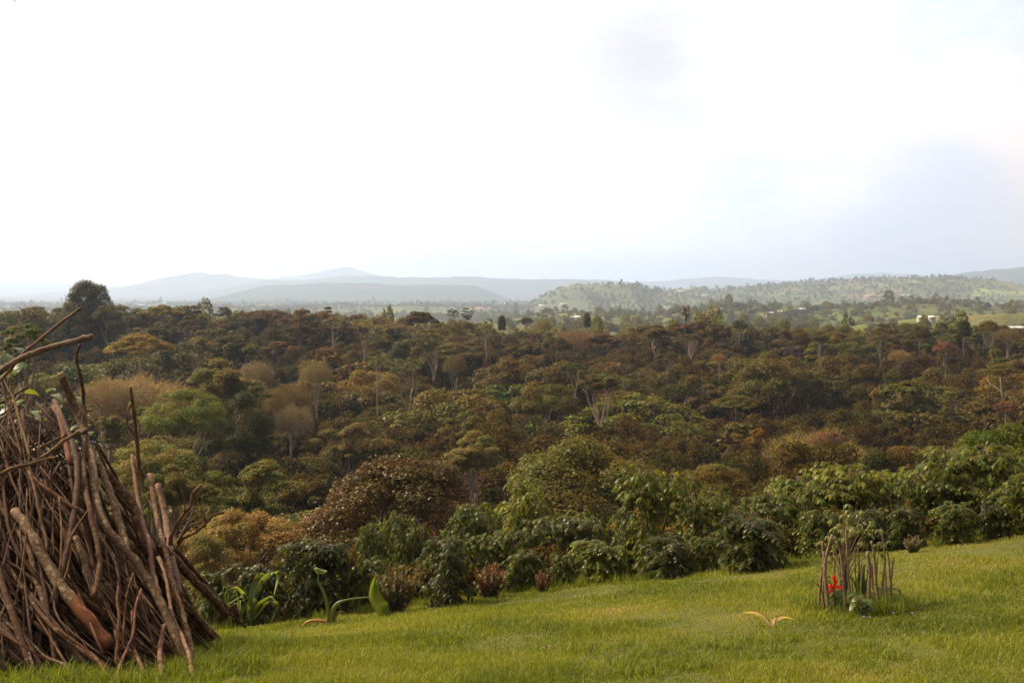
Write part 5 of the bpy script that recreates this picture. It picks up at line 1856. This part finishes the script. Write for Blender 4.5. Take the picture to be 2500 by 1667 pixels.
stake([(2166, 1345), (2171, 1380), (2173, 1442)], 5, False, 'far stake just inside the rightmost one')
stake([(2119, 1368), (2117, 1430), (2117, 1478)], 4, False, 'reddish slim rod beside the thickest stake', RDB, 0.0)
stake([(2144, 1345), (2141, 1395), (2138, 1450)], 4, False, 'slim red rod behind the curved stake', RDB, 0.0)
stake([(2022, 1415), (2034, 1440), (2040, 1462)], 3.5, True, 'short dark slanting rod in front of the red flower', BR2, 0.0)
stake([(1993, 1424), (2006, 1440), (2018, 1456)], 3.5, True, 'short dark rod leaning out left of the ring', BR2, 0.0)
stake([(2079, 1408), (2082, 1440), (2086, 1480)], 4, True, 'short red-brown rod before the bladed leaves', RDB, 0.0)

stake([(2049, 1352), (2051, 1400), (2050, 1452)], 5, False, 'far stake between the red flower and the tall knobbly stake')
stake([(2086, 1345), (2088, 1400), (2090, 1450)], 5, False, 'far grey stake behind the bladed leaves')
stake([(2128, 1372), (2131, 1410), (2131, 1452)], 5, False, 'far stake hidden between the thickest and the curved one')
stake([(2158, 1372), (2163, 1420), (2166, 1500)], 6, True, 'front stake just left of the rightmost one')
stake([(2105, 1392), (2102, 1440), (2104, 1510)], 5, True, 'slim front stake left of the thickest one')
stake([(2012, 1345), (2011, 1400), (2010, 1490)], 6, True, 'slim front stake between the two leftmost ones')

R = np.random.RandomState(51)
# red-flowered plant
p0 = np.array(at(2037, 1470, RC[1] - 0.15))
p0[2] = g1(p0[0], p0[1])
root = link('red_flower_plant', None, None, tuple(p0))
tag(root, 'plant with a bright red star-shaped flower inside the stake ring', 'flowering plant')
c = at(2038, 1434, p0[1]) - p0
mb = MB()
B, A, Ln = [], [], []
for k in range(9):
    a_ = k / 9 * 6.283
    B.append(c)
    A.append((math.cos(a_), 0.5 * math.sin(a_), 0.15 + 0.1 * R.rand()))
    Ln.append(0.095)
for k in range(12):
    B.append(c + (R.normal() * 0.008, R.normal() * 0.01, 0.01 + k * 0.008))
    A.append((R.normal() * 0.35, R.normal() * 0.35, 1.0))
    Ln.append(0.06)
B.append(c + (0, 0, 0.0))
A.append((-1.0, 0, -0.75))
Ln.append(0.14)
B.append(c + (0, 0, 0.06))
A.append((-0.3, 0, 1.0))
Ln.append(0.09)
v_, f_, a_ = leaf6(R, np.array(B), np.array(A), np.tile((0.2, -1.0, 0.3), (len(B), 1)), np.array(Ln), 0.034, 0.25)
link('flower', mesh_np('flower', v_, f_, M['petal'], a_), root)
B = c * R.uniform(0.3, 0.85, 26)[:, None]
A = R.normal(size=(26, 3)) * (1, 1, 0.3)
v_, f_, a_ = leaf6(R, B, A, np.tile((0, 0, 1.0), (26, 1)), 0.13, 0.055, 0.7)
link('foliage', mesh_np('foliage', v_, f_, M['blade'], a_), root, color=(0.05, 0.07, 0.02))
st = MB()
st.tube([(0, 0, -0.03), c * 0.5 + (0.01, 0, 0), c], [0.01, 0.008, 0.006], 6)
link('stem', st.build('stem', M['bark'], True, {'lichen': np.zeros(st.n)}), root, color=(0.10, 0.08, 0.03))

# bladed plant
p0 = np.array((RC[0] + 0.04, RC[1], 0))
p0[2] = g1(p0[0], p0[1])
root = link('bladed_plant', None, None, tuple(p0))
tag(root, 'upright sword-leaved green plant in the middle of the stake ring', 'plant')
mb = MB()
for k in range(13):
    a_ = R.rand() * 6.283
    sp = R.uniform(0.02, 0.16)
    L_ = R.uniform(0.35, 0.58)
    ribbon(mb, [(0, 0, -0.02), (math.cos(a_) * sp * 0.3, math.sin(a_) * sp * 0.3, L_ * 0.5), (math.cos(a_) * sp, math.sin(a_) * sp, L_)], [0.03, 0.042, 0.03, 0.004], side=(1, 0.3 * R.normal(), 0), R=R)
link('leaf', mb.build('leaf', M['blade'], True), root, color=(0.05, 0.085, 0.022))
# low broad leaves
for (px, py, lab, tn, n_) in [(2098, 1502, 'low broad-leaved plant at the front foot of the stake ring', (0.065, 0.080, 0.012), 16), (2165, 1462, 'round-leaved plant at the right inside the stake ring', (0.07, 0.085, 0.012), 16)]:
    p0 = ghit(px, py + 6)
    root = link('broad_leaved_plant', None, None, tuple(p0))
    tag(root, lab, 'plant')
    A = R.normal(size=(n_, 3)) * (1, 0.7, 0) + (0, -0.2, 0.35)
    B = R.normal(size=(n_, 3)) * 0.04 + (0, 0, 0.08) + np.abs(R.normal(size=(n_, 1))) * (0, 0, 0.07)
    v_, f_, a_ = leaf6(R, B, A, np.tile((0, -0.4, 1.0), (n_, 1)), 0.14, 0.075, 1.1)
    link('foliage', mesh_np('foliage', v_, f_, M['blade'], a_, None, True), root, color=tn)
    st = MB()
    for b in B:
        st.tube([(0, 0, -0.02), b * (0.5, 0.5, 0.7), b], 0.004, 4)
    link('stem', st.build('stem', M['bark'], True, {'lichen': np.zeros(st.n)}), root, color=(0.10, 0.10, 0.04))
# drooping sapling above the ring
p0 = np.array(RC) + (-0.12, 0.15, 0)
p0[2] = g1(p0[0], p0[1])
root = link('sapling', None, None, tuple(p0))
tag(root, 'yellowish sapling with drooping fingered leaves growing out of the stake ring', 'sapling')
st = MB()
B, A, Ln = [], [], []
for (ex, ey) in [(2030, 1272), (2058, 1282), (2068, 1248), (2100, 1262), (2125, 1292), (2080, 1290), (2005, 1322), (2150, 1300), (2048, 1255), (2020, 1300), (2040, 1335), (2112, 1318), (2165, 1322), (2090, 1240), (2135, 1268), (2070, 1330), (2060, 1232), (2105, 1285)]:
    e = at(ex, ey, p0[1] + R.normal() * 0.1) - p0
    st.tube(spline([(0, 0, -0.05), e * (0.25, 0.25, 0.6), e], 6), np.linspace(0.009, 0.003, 13), 5)
    for q in range(3):
        c = e * (1 - 0.07 * q) + R.normal(size=3) * 0.03
        a0 = R.rand() * 6.28
        for j in range(6):
            B.append(c)
            A.append((math.cos(a0 + j * 1.0), math.sin(a0 + j * 1.0), -0.5))
            Ln.append(R.uniform(0.06, 0.105))
B, A, Ln = map(np.array, (B, A, Ln))
v_, f_, a_ = leaf6(R, B, A, np.tile((0, 0, 1.0), (len(B), 1)), Ln, Ln * 0.32, 1.4)
link('foliage', mesh_np('foliage', v_, f_, M['shrub'], a_), root, color=(0.14, 0.145, 0.045))
link('stem', st.build('stem', M['bark'], True, {'lichen': np.zeros(st.n)}), root, color=(0.18, 0.14, 0.09))
for k, (px, py, lab) in enumerate([(2037, 1484, 'small violet flower at the left inside the stake ring'), (2108, 1511, 'small violet flower low at the ring front'), (2123, 1512, 'brighter violet flower low at the ring front'),
                                   (2180, 1502, 'small violet flower at the foot of the rightmost stake'), (2196, 1475, 'small violet flower right of the rightmost stake'), (2226, 1502, 'violet flower out on the grass right of the ring')]):
    p0 = ghit(px, py + 10)
    root = link('violet_flower', None, None, tuple(p0))
    tag(root, lab, 'flower', 'violet flowers around the stake ring')
    mb = MB()
    mb.tube([(0, 0, -0.02), (0.004, 0, 0.04), (0, 0, 0.07)], 0.0022, 4, rnd=0.5, hue=0.4)
    link('stem', mb.build('stem', M['blade'], True), root, color=(0.06, 0.09, 0.02))
    n_ = 6
    A = np.array([(math.cos(j), math.sin(j), 0.5) for j in np.arange(n_) * 1.047])
    v_, f_, a_ = leaf6(R, np.tile((0, 0, 0.07), (n_, 1)), A, np.tile((0, 0, 1.0), (n_, 1)), 0.017, 0.012, 0.1)
    link('petals', mesh_np('petals', v_, f_, M['violet'], a_), root)

# dry fern on the lawn
p0 = ghit(1884, 1533)
root = link('dry_fern', None, None, tuple(p0))
tag(root, 'dried pale fern with curling brown fronds on the lawn', 'fern')
mb = MB()
for pts in ([(1884, 1533), (1872, 1520), (1855, 1505), (1838, 1497), (1812, 1495)], [(1884, 1533), (1895, 1518), (1915, 1508), (1940, 1512)], [(1884, 1533), (1888, 1518), (1896, 1508)]):
    P = [at(q[0], q[1], p0[1] + 0.04 * k_) - p0 for k_, q in enumerate(pts)]
    ribbon(mb, P, [0.010, 0.035, 0.05, 0.035, 0.008], 0.5, R=R)
link('frond', mb.build('frond', M['blade'], True), root, color=(0.36, 0.24, 0.12))
for k, (px, py, lab) in enumerate([(1335, 1592, 'pale dead leaf curled on the lawn in the middle foreground'), (2466, 1408, 'dark clod lying on the lawn near the right edge')]):
    p0 = ghit(px, py)
    v_, f_, a_ = leaf6(R, R.normal(size=(5, 3)) * 0.012 + (0, 0, 0.035), R.normal(size=(5, 3)) + (0, 0, 0.3), np.tile((0, 0, 1.0), (5, 1)), 0.06, 0.03, -0.3)
    o = link('dead_leaf' if k == 0 else 'dirt_clod', mesh_np('dead_leaf', v_, f_, M['blade'], a_), None, tuple(p0), color=((0.26, 0.19, 0.12), (0.05, 0.03, 0.02))[k])
    tag(o, lab, 'leaf' if k == 0 else 'clod')

# ------------------------------------------------------------------ grass
mg, t = mat('grass_blades')
out = t.new('ShaderNodeOutputMaterial')
a1 = t.new('ShaderNodeAttribute', attribute_name='rnd')
a2 = t.new('ShaderNodeAttribute', attribute_name='hue')
c = t.ramp(a2.outputs['Fac'], [(0.0, (0.085, 0.115, 0.016)), (0.45, (0.180, 0.200, 0.026)), (0.75, (0.240, 0.230, 0.036)), (0.93, (0.27, 0.225, 0.075)), (1.0, (0.38, 0.29, 0.15))])
sc_ = t.new('ShaderNodeVectorMath', operation='SCALE')
t.link(c, sc_.inputs[0])
t.link(t.math('ADD', t.math('MULTIPLY', a1.outputs['Fac'], 0.6), 0.7), sc_.inputs['Scale'])
p = principled(t, sc_.outputs[0], 0.5, 0.2)
tr = t.new('ShaderNodeBsdfTranslucent')
t.link(t.mix(1.0, sc_.outputs[0], (1.2, 1.2, 0.5), 'MULTIPLY'), tr.inputs[0])
mx = t.new('ShaderNodeMixShader')
mx.inputs[0].default_value = 0.45
t.link(p, mx.inputs[1])
t.link(tr.outputs[0], mx.inputs[2])
t.link(mx.outputs[0], out.inputs[0])


def blades(name, x, y, h, wd, label, hue=None, cat='grass', seed=0, lean=0.5):
    R = np.random.RandomState(seed)
    n = len(x)
    z = gz(x, y)
    a = R.rand(n) * 6.283
    ln = np.abs(R.normal(size=n)) * lean * h
    dx, dy = np.cos(a) * ln, np.sin(a) * ln
    b = R.rand(n) * 3.1416
    wx, wy = np.cos(b) * wd / 2, np.sin(b) * wd / 2
    base = np.stack([x, y, z], 1)
    v = np.stack([base + np.stack([-wx, -wy, 0 * x], 1), base + np.stack([wx, wy, 0 * x], 1),
                  base + np.stack([dx * 0.35 + wx * 0.7, dy * 0.35 + wy * 0.7, h * 0.62], 1), base + np.stack([dx, dy, h], 1),
                  base + np.stack([dx * 0.35 - wx * 0.7, dy * 0.35 - wy * 0.7, h * 0.62], 1)], 1).reshape(-1, 3)
    k = np.arange(n)[:, None] * 5
    if hue is None:
        hue = np.clip(0.44 + fbm(x * 0.8 + 4, y * 0.8, 4) * 1.35 + R.normal(size=n) * 0.16, 0, 1)
        hue = np.where(R.rand(n) < 0.05, R.uniform(0.85, 1, n), hue)
    q = np.concatenate([k + np.array([[0, 1, 2, 4]])])
    tri = k + np.array([[4, 2, 3]])
    rn = R.rand(n)
    me = mesh_np(name, v, [q, tri], mg, {'rnd': np.repeat(rn, 5), 'hue': np.repeat(hue, 5)})
    o = link(name, me)
    tag(o, label, cat, kind='stuff')
    return o


R = np.random.RandomState(63)
n = 560000
y = 6.6 * (19.6 / 6.6) ** R.rand(n)
x = R.uniform(-1, 1, n) * (0.52 * y + 1.6)
dens = fbm(x * 1.6 + 12, y * 1.6, 4)
keep = (y < edge_y(x) - 0.02 + R.normal(size=n) * 0.10) & (R.rand(n) < 0.75 + dens)
tuft = fbm(x * 0.9 + 40, y * 0.9 + 11, 4)
x, y, tuft = x[keep], y[keep], tuft[keep]
h = (0.042 + 0.022 * R.rand(len(x))) * np.clip(1 + tuft * 3.0, 0.5, 2.2) * (1 + 0.25 * (R.rand(len(x)) < 0.03))
blades('grass', x, y, h, 0.0065 + 0.0004 * y, 'short sunlit lawn grass covering the slope', seed=1)
# longer tufts at the pile, at the ring and along the lawn edge
X, Yt, Hh_ = [], [], []
for k in range(1050):
    u = R.rand()
    if u < 0.42:
        az = R.uniform(-2.9, 0.9)
        ca, sa = math.cos(az), math.sin(az)
        q = 1.0 / ((abs(ca) / PRX) ** 5 + (abs(sa) / PRY) ** 5) ** 0.2 + R.uniform(-0.3, 0.7)
        cx_, cy_ = PC[0] + q * ca - 0.2 * q * sa, PC[1] + q * sa
        hh = R.uniform(0.06, 0.19)
    elif u < 0.60:
        az = R.rand() * 6.283
        q = RR * R.uniform(0.1, 1.35)
        cx_, cy_ = RC[0] + q * math.cos(az), RC[1] + q * math.sin(az)
        hh = R.uniform(0.08, 0.22)
    elif u < 0.85:
        cx_ = R.uniform(-8, 11)
        cy_ = float(edge_y(cx_)) + R.normal() * 0.25
        hh = R.uniform(0.08, 0.26)
    else:
        cy_ = R.uniform(8, 17) if R.rand() < 0.35 else R.uniform(8.6, 11.2)
        cx_ = R.uniform(-0.45, 0.5) * cy_ if cy_ > 11.2 else R.uniform(-0.05, 0.36) * cy_
        hh = R.uniform(0.07, 0.13)
    m_ = R.randint(25, 70)
    X.append(cx_ + R.normal(size=m_) * 0.07)
    Yt.append(cy_ + R.normal(size=m_) * 0.07)
    Hh_.append(hh * R.uniform(0.5, 1.1, m_))
X, Yt, Hh_ = map(np.concatenate, (X, Yt, Hh_))
blades('tall_grass', X, Yt, Hh_, 0.009, 'longer ragged grass tufts round the woodpile, the stakes and the lawn edge', np.clip(R.normal(size=len(X)) * 0.2 + 0.22, 0, 1), seed=2, lean=0.7)

# fallen leaves on the bare rim of soil
n = 9000
x = R.uniform(-9, 12, n)
y = edge_y(x) + np.abs(R.normal(size=n)) * 0.55 - 0.08
P = np.stack([x, y, gz(x, y) + 0.012 + R.rand(n) * 0.02], 1)
v_, f_, a_ = leaves_quad(R, P, np.tile((0, -0.15, 1.0), (n, 1)) + R.normal(size=(n, 3)) * 0.4, R.uniform(0.04, 0.10, n), R.uniform(0.02, 0.04, n))
o = link('leaf_litter', mesh_np('leaf_litter', v_, f_, M['twig'], a_), color=(0.26, 0.115, 0.055))
tag(o, 'reddish fallen leaves along the bare rim of the lawn', 'leaf litter', kind='stuff')

# ------------------------------------------------------------------ the air
hm, t = mat('hazy_air')
out = t.new('ShaderNodeOutputMaterial')
pv = t.new('ShaderNodeVolumePrincipled')
pv.inputs['Color'].default_value = (0.58, 0.72, 1.0, 1)
pv.inputs['Density'].default_value = 0.00016
pv.inputs['Anisotropy'].default_value = 0.4
t.link(pv.outputs[0], out.inputs['Volume'])
mb = MB()
X0, X1, Y0_, Y1_, Z0, Z1 = -8700, 8700, -60, 14200, -150, 270
v8 = [(x, y, z) for z in (Z0, Z1) for y in (Y0_, Y1_) for x in (X0, X1)]
mb.add(v8, [(0, 2, 3, 1), (4, 5, 7, 6), (0, 1, 5, 4), (2, 6, 7, 3), (0, 4, 6, 2), (1, 3, 7, 5)])
o = link('haze', mb.build('haze', hm, False))
tag(o, 'pale blue haze lying over the valley and hills', 'haze', kind='stuff')
